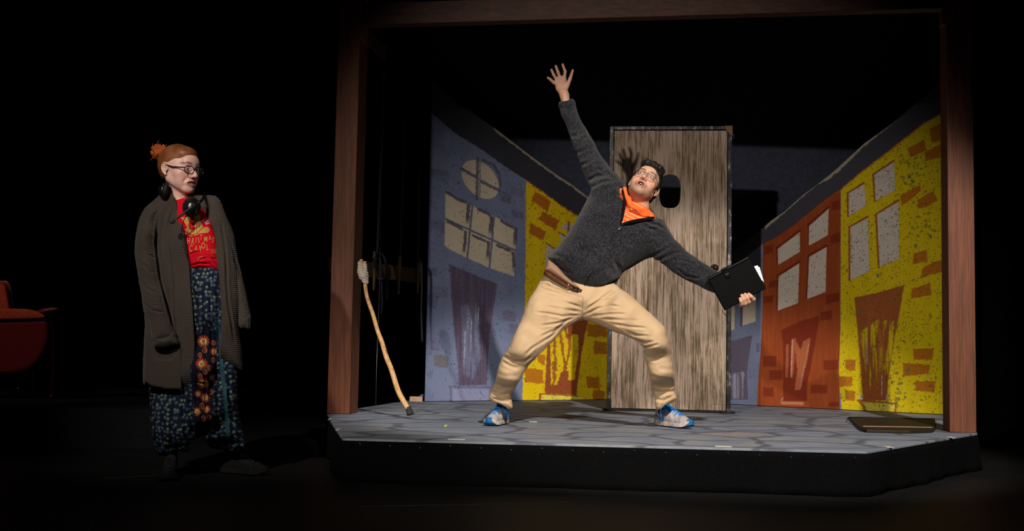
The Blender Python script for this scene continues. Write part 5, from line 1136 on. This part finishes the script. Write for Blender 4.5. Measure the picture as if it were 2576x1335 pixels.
# ------------------------------------------------------------------ the woman with the headset
WY_ = 5.5
HP = [(462, 655), (500, 657), (562, 662), (572, 760), (590, 860), (596, 930), (597, 1012), (603, 1050), (608, 1076), (616, 1105), (621, 1120), (615, 1133), (600, 1136), (582, 1138), (560, 1130), (536, 1128), (522, 1116), (516, 1105), (519, 1088), (528, 1074), (514, 1067), (502, 1072), (494, 1078), (490, 1105), (480, 1118), (470, 1122), (476, 1136), (455, 1134), (430, 1138), (407, 1147), (395, 1137), (386, 1105), (381, 1076), (378, 1012), (380, 940), (430, 760)]
hc = [(510, 670, 5.50, .105), (510, 760, 5.50, .11), (440, 860, 5.51, .075), (430, 960, 5.50, .08), (575, 880, 5.54, .07), (560, 950, 5.53, .09), (508, 930, 5.44, .09), (508, 1050, 5.45, .05), (432, 1080, 5.47, .085), (570, 1080, 5.58, .085), (435, 1135, 5.49, .07), (570, 1128, 5.63, .07)]
CO = [(399, 490), (383, 506), (369, 518), (356, 540), (350, 565), (346, 620), (352, 700), (360, 770), (363, 807), (362, 868), (361, 958), (368, 965), (378, 970), (396, 975), (417, 978), (460, 981), (489, 981), (520, 960), (552, 915), (572, 918), (597, 927), (611, 932), (609, 900), (606, 870), (602, 843), (600, 800), (606, 740), (598, 660), (588, 600), (574, 554), (564, 528), (554, 505), (545, 496), (537, 492), (518, 490), (498, 489), (480, 480), (440, 466), (422, 468), (408, 478)]
cc = [(420, 500, 5.53, .085), (500, 505, 5.55, .08), (380, 560, 5.52, .09), (470, 600, 5.52, .135), (560, 580, 5.53, .095), (400, 760, 5.52, .13), (480, 760, 5.52, .145), (570, 760, 5.53, .12), (410, 940, 5.52, .135), (480, 960, 5.50, .14), (590, 900, 5.54, .12)]
SL = [(372, 516), (358, 534), (349, 556), (341, 600), (340, 637), (345, 686), (353, 735), (363, 775), (374, 807), (381, 840), (388, 862), (440, 850), (437, 832), (428, 800), (421, 770), (411, 735), (402, 702), (396, 655), (392, 604), (398, 560), (405, 530), (392, 516)]
SR = [(538, 494), (554, 505), (564, 528), (574, 554), (590, 597), (600, 653), (611, 702), (621, 745), (630, 790), (629, 812), (602, 806), (597, 770), (590, 720), (582, 660), (572, 610), (560, 565), (545, 530)]
SLc = [(385, 540, 5.49, .080), (370, 600, 5.44, .078), (370, 690, 5.41, .070), (390, 770, 5.38, .062), (408, 850, 5.37, .056)]
SRc = [(555, 530, 5.53, .07), (578, 600, 5.52, .062), (595, 680, 5.51, .055), (608, 740, 5.50, .052), (616, 800, 5.50, .048)]
TSF = infl([(426, 497), (445, 499), (470, 497), (492, 505), (525, 545), (548, 600), (560, 680), (548, 688), (500, 684), (470, 690), (448, 620), (430, 560), (415, 515)], [(440, 510, 5.52, .075), (480, 560, 5.50, .105), (500, 600, 5.50, .108), (510, 670, 5.50, .112)], .004, rr=.8, smooth=3)[0]
wom = empty('person', (P(500, 900, WY_).x, WY_, 0), 'person with a red hair bun, glasses and a long brown knit cardigan, standing grimacing', 'person')
wf = head_frame(q(453, 427, 5.50), math.radians(58), math.radians(-7), math.radians(-3), 1.0)
pr = head_prims(wf, 'teeth', .0050)
pr += chain([hp(wf, (0, -.025, -.05)), q(446, 482, 5.53), q(452, 515, 5.53)], [.046, .046, .055], .025)
core = [cap(q(452, 515, 5.54), q(480, 600, 5.53), .055, .08, .05), cap(q(480, 600, 5.53), q(505, 730, 5.52), .08, .085, .05), cap(q(400, 530, 5.53), q(530, 520, 5.56), .035, .035, .05)]
def arm(sh, el_, wr, palm, dirs):
    out = chain([q(*sh), q(*el_), q(*wr)], [.036, .028, .021], .02)
    w, p_ = q(*wr), q(*palm); out.append(cap(w, p_, .020, .022, .01, flat=.6, n=(0, 1, 0)))
    for i in range(4):
        b = p_ + V3(-.018 + .012 * i, 0, -.006); out += chain([b, b + V3(0, -.004, -.018), b + V3(0, .010, -.026)], [.0075, .007, .006], .003)
    out += chain([p_ + V3(.016, -.01, .012), p_ + V3(.020, -.018, -.006)], [.009, .0075], .004)
    return out
core += arm((395, 535, 5.50), (378, 690, 5.42), (410, 805, 5.39), (414, 838, 5.375), 0)
core += arm((535, 525, 5.54), (588, 665, 5.52), (610, 775, 5.50), (614, 797, 5.50), 0)
WH = [(V3(G(440, 1192, 0).x, 5.56, 0), math.atan2(-.95, .22)), (V3(G(567, 1183, 0).x, 5.72, 0), math.atan2(-.34, .94))]
legs = []
for (h_, yw), kn, sx in ((WH[0], (440, 980, 5.46), -1), (WH[1], (560, 980, 5.50), 1)):
    f_ = lambda a, z: h_ + V3(math.cos(yw) * a, math.sin(yw) * a, z)
    legs += chain([q(505 + sx * 28, 750, 5.52), q(*kn), f_(.055, .13)], [.07, .048, .030], .03); pr += chain([f_(.055, .13), f_(.06, .06)], [.028, .027], .01); pr.append(cap(f_(.06, .056), f_(.18, .040), .024, .018, .01))
CDF = lambda Q: np.minimum(infl(CO, cc, .02, rr=.85, smooth=2)[0](Q), np.minimum(infl(SL, SLc, 0, smooth=2)[0](Q), infl(SR, SRc, 0, smooth=2)[0](Q)))
pr += [inside(core, CDF, .012), inside(legs, lambda Q: infl(HP, hc, .02, rr=.95, smooth=2)[0](Q), .012), inside([cap(q(452, 515, 5.54), q(452, 540, 5.53), .05, .05)], lambda Q: TSF(Q), .008)]
bb = bounds_px(335, 345, 690, 1205, 5.28, 5.80)
wb = sculpt('body', pr, bb, .0027, m_skin, wom, skin_color(wf, lin(212, 168, 154), 0, (180, 106, 100), (112, 70, 50), .9, False))
eyes(wf, wom, (.12, -.12), (90, 110, 110))
E = hair_prims(wf)
tp = []
for rz_, n_, wd in ((-.0625, 6, .0064), (-.0695, 6, .0058)):
    for i in range(n_):
        x = (i - (n_ - 1) / 2) * wd; tp.append(E((x, .0865 - x * x * 9, rz_), (wd * .56, .003, .0046), .0015))
sculpt('teeth', tp, (tuple(hp(wf, (0, .08, -.066)) - .035), tuple(hp(wf, (0, .08, -.066)) + .035)), .0011, simple('teeth', (215, 205, 190), .3, .4, 0, 50, .02), wom)
pr = [E((0, -.024, .046), (.078, .100, .083), .02), E((0, .045, .078), (.052, .040, .030), .03), E((0, -.07, .008), (.066, .052, .070), .03)]
bc_ = q(398, 383, 5.53)
pr += [cap(hp(wf, (0, -.09, .05)), bc_, .045, .022, .02)]
pr += [E((0, .092, .006), (.070, .050, .066), .010, 'sub'), E((0, .060, -.07), (.095, .075, .078), .012, 'sub'), E((0, -.02, -.085), (.09, .10, .045), .012, 'sub')]
for sx in (-1, 1): pr.append(E((sx * .084, .004, -.024), (.024, .036, .036), .008, 'sub'))
BD = V3(0, -.128, .060)
def hflow(w):                                                           # angle around the axis bun -> forehead: lines run back to the bun
    d = w - BD; return np.arctan2(d[:, 0], d[:, 2] + .02 - .25 * d[:, 1])
def strand(Q):
    w = hl(wf, Q); a = hflow(w) + .05 * vnoise(w, 18, 4)
    return .0007 * np.sin(a * 60) + .0020 * vnoise(w, 26, 5)
pr.append(dispf(strand))
def gcol(c0, c1):
    def f(v):
        w = hl(wf, v); a = hflow(w) + .05 * vnoise(w, 18, 4); k = np.clip(.45 + .22 * np.sin(a * 60) + .22 * np.sin(a * 137 + 1) + .3 * vnoise(w, 40, 8), 0, 1)[:, None]
        return np.array(lin(*c0)) * (1 - k) + np.array(lin(*c1)) * k
    return f
m_gh = colmat('ginger_hair', .42, .45, 500, .2, .5, .001)
sculpt('hair', pr, hb(wf, .17), .0024, m_gh, wom, gcol((78, 42, 22), (152, 92, 52)))
pr = [ell(bc_, (.034, .034, .036), .01), ell(bc_ + V3(-.012, 0, .012), (.022, .024, .024), .01), ell(bc_ + V3(.02, -.005, .014), (.022, .02, .018), .02), dispf(lambda Q: .004 * np.sin((Q[:, 0] - bc_[0]) * 190 + (Q[:, 2] - bc_[2]) * 150 + 4 * vnoise(Q, 30, 2)) + .004 * vnoise(Q, 60, 5))]
bun = sculpt('hair_bun', pr, (tuple(bc_ - .08), tuple(bc_ + .08)), .0022, m_gh, wom, gcol((110, 48, 18), (206, 104, 42)))
rs = np.random.RandomState(5)
m_wisp = simple('ginger_wisp', (196, 100, 42), .4, .4)
for i in range(16):
    a = rs.uniform(0, 2 * math.pi); o_ = V3(math.cos(a), rs.uniform(-.3, .3), math.sin(a)); s0 = bc_ + o_ * .022; s1 = s0 + o_ * rs.uniform(.008, .018) + rs.uniform(-.006, .006, 3); s2 = s1 + o_ * .008 + rs.uniform(-.012, .012, 3)
    tube('hair_wisp', [s0, s1, s2], [.0016, .0012, .0006], m_wisp, bun, 3, 5)
m_bfr = simple('black_frame', (10, 10, 11), .25, .5, 0, 40, .05)
glasses(wf, wom, m_bfr, .0262, .0185, 2.7, .0023, .108, -.003, .0335, tr=.0032)
tube('earring', [hp(wf, (-.084, -.012, -.040)), hp(wf, (-.085, -.012, -.043))], .0022, m_staple, wom, 1, 8)

# red printed t-shirt
t = NT('red_jersey'); f = t.noise(t.coord(), 300, 3); t.base(t.ramp(f, [(.3, lin(176, 6, 26)), (.7, lin(196, 10, 32))])); t.bump(f, .2, .0006); m_red = t.set(.85, .1)
ts = sculpt('t_shirt', [infl([(426, 497), (445, 499), (470, 497), (492, 505), (525, 545), (548, 600), (560, 680), (548, 688), (500, 684), (470, 690), (448, 620), (430, 560), (415, 515)], [(440, 510, 5.52, .075), (480, 560, 5.50, .105), (500, 600, 5.50, .108), (510, 670, 5.50, .112)], .004, rr=.8, smooth=3), cap(q(446, 505, 5.53), q(446, 480, 5.53), .052, .049, .004, 'sub'), folds([([(478, 640), (492, 634), (510, 634)], .006, 2.2), ([(500, 655), (520, 648), (545, 652)], .006, 2.6), ([(480, 668), (500, 662), (530, 664)], .005, 2.4), ([(510, 640), (530, 645), (548, 660)], .004, 2.5)]), dispf(lambda Q: .002 * vnoise(Q, 26, 3))], bounds_px(405, 470, 575, 700, 5.30, 5.70), .0026, m_red, wom)
tree_s = BVHTree.FromPolygons([v.co[:] for v in ts.data.vertices], [p.vertices[:] for p in ts.data.polygons])
m_gold = simple('gold_print', (182, 134, 70), .7, .2, 0, 700, .25); m_wht = simple('white_print', (225, 205, 210), .7, .2, 0, 300, .04); m_dred = simple('dark_red_print', (120, 14, 22), .8, .1)
def curve_mesh(cu): tmp = bpy.data.objects.new('tmp', cu); me = bpy.data.meshes.new_from_object(tmp); bpy.data.objects.remove(tmp); return me
def decal(name, me, to_px, mat, parent, tree, off=.0012, cuts=0):
    bm = bmesh.new(); bm.from_mesh(me); bmesh.ops.triangulate(bm, faces=bm.faces)
    if cuts: bmesh.ops.subdivide_edges(bm, edges=bm.edges, cuts=cuts, use_grid_fill=True)
    bad = []
    for v in bm.verts:
        x, y = to_px(v.co); p = on_surf(tree, x, y, off)
        if p is None: bad.append(v)
        else: v.co = p
    if bad: bmesh.ops.delete(bm, geom=bad, context='VERTS')
    m2 = bpy.data.meshes.new(name); bm.to_mesh(m2); bm.free(); return link(name, m2, mat, parent)
def poly_decal(name, polys, mat, tree, parent, off=.0012, cuts=2):
    cu = bpy.data.curves.new(name, 'CURVE'); cu.dimensions = '2D'; cu.fill_mode = 'BOTH'
    for pts in polys:
        sp = cu.splines.new('POLY'); sp.points.add(len(pts) - 1)
        for p_, c_ in zip(sp.points, pts): p_.co = (c_[0], c_[1], 0, 1)
        sp.use_cyclic_u = True
    return decal(name, curve_mesh(cu), lambda c: (c.x, c.y), mat, parent, tree, off, cuts)
def text_decal(name, body, x, y, h, rot, mat, tree, parent, xs=.62, off=.0014):
    cu = bpy.data.curves.new(name, 'FONT'); cu.body = body; cu.align_x = 'CENTER'; cu.align_y = 'CENTER'; cu.size = 1; cu.resolution_u = 3; cu.offset = .003 if body in 'MA' else .010
    s_ = h / .70; c, s = math.cos(rot), math.sin(rot)
    return decal(name, curve_mesh(cu), lambda v: (x + (v.x * xs * c + v.y * s) * s_, y + (v.x * xs * s - v.y * c) * s_), mat, parent, tree, off)
t6 = T_(6.675, 400, 480)
poly_decal('printed_hat', [t6([(365, 440), (450, 440), (560, 420), (690, 400), (700, 520), (745, 612), (690, 660), (620, 720), (560, 735), (500, 712), (450, 670), (430, 640), (478, 625), (450, 560), (400, 500)]), t6([(520, 470), (560, 440), (600, 560), (604, 650), (570, 665), (520, 640), (492, 570)])], m_gold, tree_s, ts)
poly_decal('printed_hat', [t6([(575, 745), (640, 722), (715, 650), (760, 612), (810, 600), (845, 625), (852, 665), (825, 700), (760, 708), (690, 712), (620, 752)])], m_gold, tree_s, ts)
poly_decal('printed_hat', [t6([(440, 690), (500, 735), (570, 752), (560, 765), (490, 752), (445, 712)])], m_gold, tree_s, ts)
for i, l_ in enumerate(([(540, 470), (535, 560), (560, 640)], [(470, 560), (520, 640), (590, 690)], [(640, 440), (655, 540), (690, 640)], [(610, 470), (625, 560), (640, 660)])): surf_line('hat_line', tree_s, t6(l_), .0007, m_dred if i != 0 else m_gold, ts, 5, .0016)
for ch, x, y, h, r_ in (('H', 474.5, 606.5, 16, .08), ('R', 485, 607.5, 16, .1), ('I', 493, 604.5, 14, .0), ('S', 499.8, 604.5, 13, -.1), ('T', 506, 597.5, 14, .02), ('M', 517.5, 601.5, 14, .0), ('A', 528, 598, 13, -.05), ('S', 536, 604, 14, .1), ('C', 480, 625, 17, .12), ('A', 493, 624.5, 14, .1), ('R', 503.5, 627, 16, .1), ('O', 511.5, 618.5, 15, -.1), ('L', 522, 622, 15, .0)):
    text_decal('printed_letter', ch, x, y, h, r_, m_gold, tree_s, ts, .52 if ch not in 'MO' else .62)
for bd_, x, y, h, r_ in (('CHARLES', 537, 629, 3.2, .03), ('DICKENS', 538, 634.5, 3.2, .03), ('STEVEN', 505, 646.5, 2.8, .0), ('MAGUARIT', 504, 651.5, 2.8, .02), ('SILVESTR', 534, 646.5, 2.6, .0)):
    text_decal('printed_credit', bd_, x, y, h, r_, m_gold, tree_s, ts, .8)
for bd_, x, y, h in (('Colum', 515, 551.5, 4.6), ('to you', 519, 556.5, 4.2), ('Thea', 522.5, 561.5, 4.6)): text_decal('printed_script', bd_, x, y, h, -.38, m_wht, tree_s, ts, .9)

# patterned harem trousers
t = NT('navy_print'); sp_ = t.n('ShaderNodeSeparateXYZ'); t.l(t.coord(), sp_.inputs[0]); cb = t.n('ShaderNodeCombineXYZ'); t.l(sp_.outputs[0], cb.inputs[0]); t.l(sp_.outputs[2], cb.inputs[1])
wn = t.n('ShaderNodeTexNoise', ins={'Scale': 9.0, 'Detail': 1.0}); t.l(t.coord(), wn.inputs['Vector']); wm = t.n('ShaderNodeVectorMath', operation='MULTIPLY_ADD'); t.l(wn.outputs['Color'], wm.inputs[0]); wm.inputs[1].default_value = (.02, .02, 0); t.l(cb.outputs[0], wm.inputs[2])
vo = t.n('ShaderNodeTexVoronoi', voronoi_dimensions='2D', feature='F1', ins={'Scale': 44.0, 'Randomness': .7}); t.l(wm.outputs[0], vo.inputs['Vector'])
lo_ = t.n('ShaderNodeVectorMath', operation='SUBTRACT'); t.l(wm.outputs[0], lo_.inputs[0]); t.l(vo.outputs['Position'], lo_.inputs[1])
sc2 = t.n('ShaderNodeSeparateColor'); t.l(vo.outputs['Color'], sc2.inputs[0])
vr = t.n('ShaderNodeVectorRotate', rotation_type='Z_AXIS'); t.l(lo_.outputs[0], vr.inputs['Vector']); t.l(t.math('MULTIPLY', sc2.outputs[0], 6.28), vr.inputs['Angle'])
s3 = t.n('ShaderNodeSeparateXYZ'); t.l(vr.outputs[0], s3.inputs[0]); lx, ly = s3.outputs[0], s3.outputs[1]
hat = t.math('LESS_THAN', t.math('FRACT', t.math('DIVIDE', lx, .0036)), .52)
hat = t.math('MULTIPLY', hat, t.math('MULTIPLY', t.math('LESS_THAN', t.math('ABSOLUTE', lx), .0066), t.math('LESS_THAN', t.math('ABSOLUTE', ly), .0056)))
rad = t.math('SQRT', t.math('ADD', t.math('MULTIPLY', lx, lx), t.math('MULTIPLY', ly, ly))); ang = t.math('ARCTAN2', ly, lx)
dt = t.math('MULTIPLY', t.math('GREATER_THAN', t.math('SINE', t.math('MULTIPLY', ang, 7.0)), .15), t.math('LESS_THAN', t.math('ABSOLUTE', t.math('SUBTRACT', rad, .0066)), .0012))
dt = t.math('MAXIMUM', dt, t.math('LESS_THAN', t.math('ABSOLUTE', t.math('SUBTRACT', rad, .0022)), .0008))
typ = t.math('LESS_THAN', sc2.outputs[1], .42)
mk = t.math('ADD', t.math('MULTIPLY', hat, typ), t.math('MULTIPLY', dt, t.math('SUBTRACT', 1.0, typ)))
mc_ = t.mix(typ, lin(116, 134, 136), lin(126, 156, 112))
at = t.n('ShaderNodeAttribute', attribute_name='Col'); mask = t.n('ShaderNodeAttribute', attribute_name='Plain')
fac = t.math('MULTIPLY', mk, t.math('SUBTRACT', 1.0, mask.outputs['Fac']))
t.base(t.mix(fac, at.outputs['Color'], mc_)); f = t.noise(t.coord(), 300, 3); t.bump(f, .2, .0006); m_navy = t.set(.85, .12)
HF = [([(x, 700), (x + dx, 900), (x + dx * 1.5, 1040)], a, w) for x, dx, a, w in ((498, -2, .006, 3.0), (512, 4, .006, 3.5), (528, 6, .006, 3.0), (545, 8, .005, 3.5))]
HF += [([(540, 860), (545, 950), (550, 1080)], .007, 4), ([(400, 990), (405, 1060), (412, 1120)], .006, 4), ([(428, 1000), (432, 1060), (430, 1125)], .007, 4), ([(455, 990), (462, 1050), (470, 1100)], .008, 4), ([(480, 980), (478, 1040), (488, 1080)], .010, 4), ([(530, 1060), (524, 1020), (534, 960)], .010, 4), ([(575, 940), (580, 1020), (590, 1100)], .006, 4), ([(560, 960), (566, 1040), (570, 1120)], .006, 4), ([(505, 1000), (508, 1040), (510, 1064)], .008, 3), ([(518, 980), (518, 1030), (514, 1060)], .008, 3), ([(396, 1120), (420, 1128), (470, 1120)], .005, 4), ([(520, 1104), (560, 1116), (612, 1112)], .005, 4), ([(490, 900), (520, 905)], .004, 3), ([(488, 960), (522, 968)], .004, 3)]
PAN = [(520, 808), (528, 830), (544, 835), (545, 900), (540, 940), (536, 1000), (532, 1050), (518, 1068), (498, 1072), (490, 1050), (486, 1000), (482, 960), (484, 900), (490, 845), (505, 838)]
MO = [(512, 858, 15, 0), (515, 880, 9, 1), (537, 862, 8, 1), (538, 884, 10, 0), (503, 893, 8, 1), (507, 915, 15, 0), (528, 925, 9, 1), (516, 935, 8, 1), (536, 905, 8, 1), (503, 945, 8, 1), (511, 963, 14, 0), (534, 950, 9, 0), (498, 990, 9, 0), (517, 1000, 12, 0), (531, 985, 8, 1), (508, 1020, 9, 1), (496, 1035, 11, 0), (520, 1030, 10, 0), (512, 1052, 9, 1), (526, 1050, 8, 1)]
def hcol(v):
    px, py, _ = proj(v); col = np.tile(np.array(lin(20, 25, 47)), (len(v), 1)); d = polyd(px, py, PAN); inp = (d < 0)
    col[inp] = np.array(lin(17, 16, 32))
    for x, y, r, ty in MO:
        dx, dy = px - x, py - y; rr = np.hypot(dx, dy) / r; an = np.arctan2(dy, dx); m_ = inp & (rr < 1) & (v[:, 1] < 5.52)
        if ty == 0:
            ok = m_ & (dy < r * .35) & (rr > .68); col[ok & (np.sin(an * 13) > -.35)] = lin(172, 60, 36); col[m_ & (rr < .64) & (rr > .54)] = lin(176, 120, 66)
            col[m_ & (rr < .50) & (rr > .26)] = lin(196, 158, 98); col[m_ & (rr < .18)] = lin(184, 116, 50); col[m_ & (dy > r * .3) & (np.sin(dx * 1.6) > 0)] = lin(150, 80, 44)
        else:
            e = np.hypot(dx * 1.25, dy) / r; k = m_ & (e < .85); col[k & (e > .6)] = lin(156, 92, 50); col[k & (e < .45) & (np.sin(dy * 2.2) > -.2)] = lin(154, 68, 38)
    st = (np.abs(lined(px, py, [(545, 800), (556, 900), (566, 1000), (576, 1110)])[0]) < 5) & (v[:, 1] < 5.6)
    col[st & (np.sin(py * 2.1) > 0)] = lin(52, 104, 112)
    return col
hp_o = sculpt('harem_trousers', [infl(HP, hc, .02, rr=.95, smooth=2), folds(HF), dispf(lambda Q: .004 * vnoise(Q, 20, 2) + .002 * vnoise(Q, 50, 6)), cap(q(436, 1160, 5.49), q(436, 1138, 5.49), .040, .034, .006, 'sub'), cap(q(575, 1155, 5.64), q(575, 1132, 5.64), .044, .036, .006, 'sub')], bounds_px(370, 645, 632, 1160, 5.30, 5.80), .0023, m_navy, wom, hcol)
vv = np.array([v.co for v in hp_o.data.vertices]); px_, py_, _ = proj(vv); pl_ = ((polyd(px_, py_, PAN) < 1) & (vv[:, 1] < 5.52)) | (lined(px_, py_, [(545, 800), (556, 900), (566, 1000), (576, 1110)])[0] < 5)
set_cols(hp_o.data, np.repeat(pl_.astype(float)[:, None], 3, 1), 'Plain')

# long knit cardigan
OP = [(426, 462), (434, 485), (439, 498), (452, 538), (467, 604), (478, 670), (481, 735), (485, 780), (489, 868), (490, 990), (535, 1010), (552, 940), (554, 868), (557, 796), (556, 760), (551, 702), (544, 637), (537, 577), (518, 544), (503, 518), (497, 500), (490, 470), (460, 450)]
BL_ = [(399, 470), (439, 490), (452, 538), (467, 604), (478, 670), (485, 780), (490, 990), (458, 990), (457, 868), (446, 780), (436, 670), (416, 604), (398, 551), (388, 515)]
BR_ = [(495, 485), (520, 486), (545, 520), (562, 571), (579, 637), (584, 780), (586, 868), (584, 925), (550, 925), (554, 868), (557, 780), (544, 637), (518, 544)]
def knit(Q):
    px, py, _ = proj(Q); band = (polyd(px, py, BL_) < 0) | (polyd(px, py, BR_) < 0)
    tl = np.where(px < 470, .14, -.16) * (px - 470) * np.clip((620 - py) / 120, 0, 1) + .05 * (470 - px) * (px < 470)
    v = py + tl; u = px - np.where(px < 445, .18, -.12) * (py - 700) * (np.abs(px - 450) > 50) + .8 * np.sin(v * .9)
    w = .0018 * np.sin(v * 2 * math.pi / 4.1)
    wf_ = .0020 * np.sin(v * 2 * math.pi / 5.2) * (.55 + .45 * np.sin(u * 2 * math.pi / 5.6)) + .0007 * np.sin(u * 2 * math.pi / 5.6)
    return np.where(band, w, wf_)
pr = [infl(CO, cc, .02, rr=.85, smooth=2), cut(OP, 5.0, 5.50, .006, 2), cap(q(446, 500, 5.52), q(452, 455, 5.50), .060, .062, .006, 'sub'),
      infl(SL, SLc, .003, rr=1.0, smooth=2),
      infl(SR, SRc, .006, rr=1.0, smooth=2),
      folds([([(360, 620), (372, 640), (392, 650)], .006, 3), ([(350, 700), (370, 725), (398, 740)], .006, 3), ([(362, 760), (382, 780), (412, 785)], .005, 3), ([(585, 650), (598, 670), (606, 700)], .005, 2.5), ([(594, 720), (606, 740), (618, 760)], .005, 2.5), ([(566, 640), (574, 760), (590, 860)], .007, 3), ([(430, 690), (436, 800), (438, 830)], -.005, 3), ([(398, 545), (393, 610), (402, 690), (413, 735), (426, 785), (440, 830)], .014, 3), ([(352, 560), (370, 570), (390, 590)], .004, 4), ([(430, 520), (418, 560), (425, 640), (440, 760)], -.006, 4), ([(556, 560), (566, 620), (574, 700)], .006, 3), ([(350, 660), (368, 670), (385, 690)], .004, 4), ([(575, 600), (590, 640), (600, 700)], .004, 3), ([(366, 900), (380, 915), (440, 905)], .010, 2.4), ([(444, 800), (446, 900), (448, 975)], .005, 3)]),
      dispf(lambda Q: .004 * vnoise(Q, 9, 4)), dispf(knit)]
t = NT('brown_wool'); f = t.noise(t.coord(), 420, 4, .7); t.base(t.ramp(f, [(.3, lin(47, 41, 37)), (.7, lin(74, 66, 59))])); t.bump(f, .5, .001); t.b.inputs['Sheen Weight'].default_value = .1; m_wool = t.set(.95, .08)
card = sculpt('cardigan', pr, bounds_px(330, 450, 640, 995, 5.26, 5.78), .00235, m_wool, wom)
def cuff(poly, Y, T, ax):
    def rb(Q): px, py, _ = proj(Q); return .0014 * np.sin((px * ax[0] + py * ax[1]) * 2 * math.pi / 4.6)
    a = np.array(poly); cb_ = (a[2] + a[3]) / 2 if False else a[-3:].mean(0)
    return sculpt('cuff', [infl(poly, [(a[:, 0].mean(), a[:, 1].mean(), Y, T)], .004, rr=.95, smooth=2), dispf(rb), ell(q(a[:, 0].mean() + ax[2], a[:, 1].max() + 2, Y), ((a[:, 0].max() - a[:, 0].min()) / 2 * .85 / 510, T * .8, .014), .004, 'sub')], bounds_px(a[:, 0].min() - 6, a[:, 1].min() - 6, a[:, 0].max() + 6, a[:, 1].max() + 6, Y - .09, Y + .09), .002, m_wool, card)
cuff([(380, 845), (402, 842), (420, 837), (438, 831), (444, 846), (450, 866), (430, 873), (410, 878), (388, 872), (384, 858)], 5.37, .060, (.97, .25, 2))
cuff([(599, 789), (615, 789), (632, 791), (631, 810), (629, 829), (614, 827), (600, 820)], 5.50, .052, (1, 0, 0))
# pocket with a sagging open top
def wknit(Q): px, py, _ = proj(Q); return .0015 * np.sin(py * 2 * math.pi / 5.2) * (.55 + .45 * np.sin(px * 2 * math.pi / 5.6))
sculpt('pocket', [infl([(366, 868), (376, 880), (385, 893), (398, 903), (415, 905), (430, 902), (440, 892), (448, 878), (456, 874), (457, 978), (420, 978), (380, 970), (363, 958)], [(410, 920, 5.385, .016)], .004, rr=.6), dispf(wknit)], bounds_px(355, 860, 465, 985, 5.34, 5.44), .0023, m_wool, card)
wcols = dict(sock=m_sock, upper=lin(32, 32, 34), sole=lin(34, 33, 33), tongue=lin(46, 46, 48), lace=simple('black_lace', (40, 40, 42), .9, .1, 0, 300, .1))
for h_, yw in WH: shoe('shoe', wom, h_, yw, .275, True, wcols)

# ------------------------------------------------------------------ intercom headset hanging round her neck
hs = empty('headset', P(470, 500, 5.36), 'black intercom headset with a boom microphone, round the cardigan wearer\'s neck', 'headset')
m_pl = simple('black_plastic', (14, 14, 15), .3, .5, 0, 60, .1); m_pad = simple('ear_pad', (12, 12, 13), .6, .3, 0, 80, .1); m_mic = simple('grey_foam', (52, 52, 54), .9, .1, 0, 400, .4, .6)
def cup(c, fw, r):
    fw = V3(*fw); fw /= np.linalg.norm(fw); up_ = V3(0, 0, 1); x_ = np.cross(up_, fw); x_ /= np.linalg.norm(x_); z_ = np.cross(fw, x_); A_ = np.stack([x_, fw, z_], 1)
    b_ = (tuple(c - .07), tuple(c + .07))
    sculpt('ear_cup', [ell(c, (r * .86, .016, r), .004, 'add', A_), ell(c + A_ @ V3(0, .012, 0), (r * .55, .010, r * .62), .003, 'add', A_)], b_, .0018, m_pl, hs)
    ring = [c + A_ @ V3(math.cos(a) * r * .74, -.014, math.sin(a) * r * .88) for a in np.linspace(0, 2 * math.pi, 28, endpoint=False)]
    tube('ear_pad', ring, .0125, m_pad, hs, 1, 12, True); return A_
c1, c2 = q(482, 520, 5.335), q(409, 479, 5.44)
A1 = cup(c1, (.25, -1, .1), .042); A2 = cup(c2, (-1, -.25, .1), .036)
tube('headband', [c1 + V3(.03, .01, .02), q(512, 498, 5.44), q(510, 480, 5.60), q(470, 470, 5.68), q(425, 470, 5.62), c2 + V3(-.005, .03, .02)], .007, m_pl, hs, 8, 10)
tube('boom', [q(484, 520, 5.300), q(478, 524, 5.285), q(468, 531, 5.282), q(456, 541, 5.28), q(443, 549, 5.28)], [.0045, .0045, .0045, .0055, .007], m_mic, hs, 5, 10)
mcn = q(433, 555.5, 5.285)
sculpt('microphone', [ell(mcn, (.0145, .013, .014), .003), *[cap(mcn + V3(.011 * math.cos(a), -.007, .011 * math.sin(a)), mcn + V3(.004 * math.cos(a), -.012, .004 * math.sin(a)), .0025, .002, .0015) for a in np.linspace(0, 2 * math.pi, 8, endpoint=False)]], (tuple(mcn - .03), tuple(mcn + .03)), .0014, m_mic, hs)
tube('cable', [q(476, 536, 5.30), q(463, 552, 5.33), q(458, 575, 5.35), q(457, 592, 5.355), q(462, 620, 5.355), q(470, 645, 5.36), q(479, 665, 5.375), q(484, 700, 5.375), q(489, 740, 5.375), q(498, 775, 5.375), q(515, 797, 5.375), q(535, 796, 5.375), q(552, 780, 5.38)], .0019, m_pl, hs, 6, 8)
tube('cable', [q(486, 540, 5.30), q(492, 535, 5.32), q(495, 522, 5.32), q(494, 512, 5.31)], .0012, m_pl, hs, 6, 8)
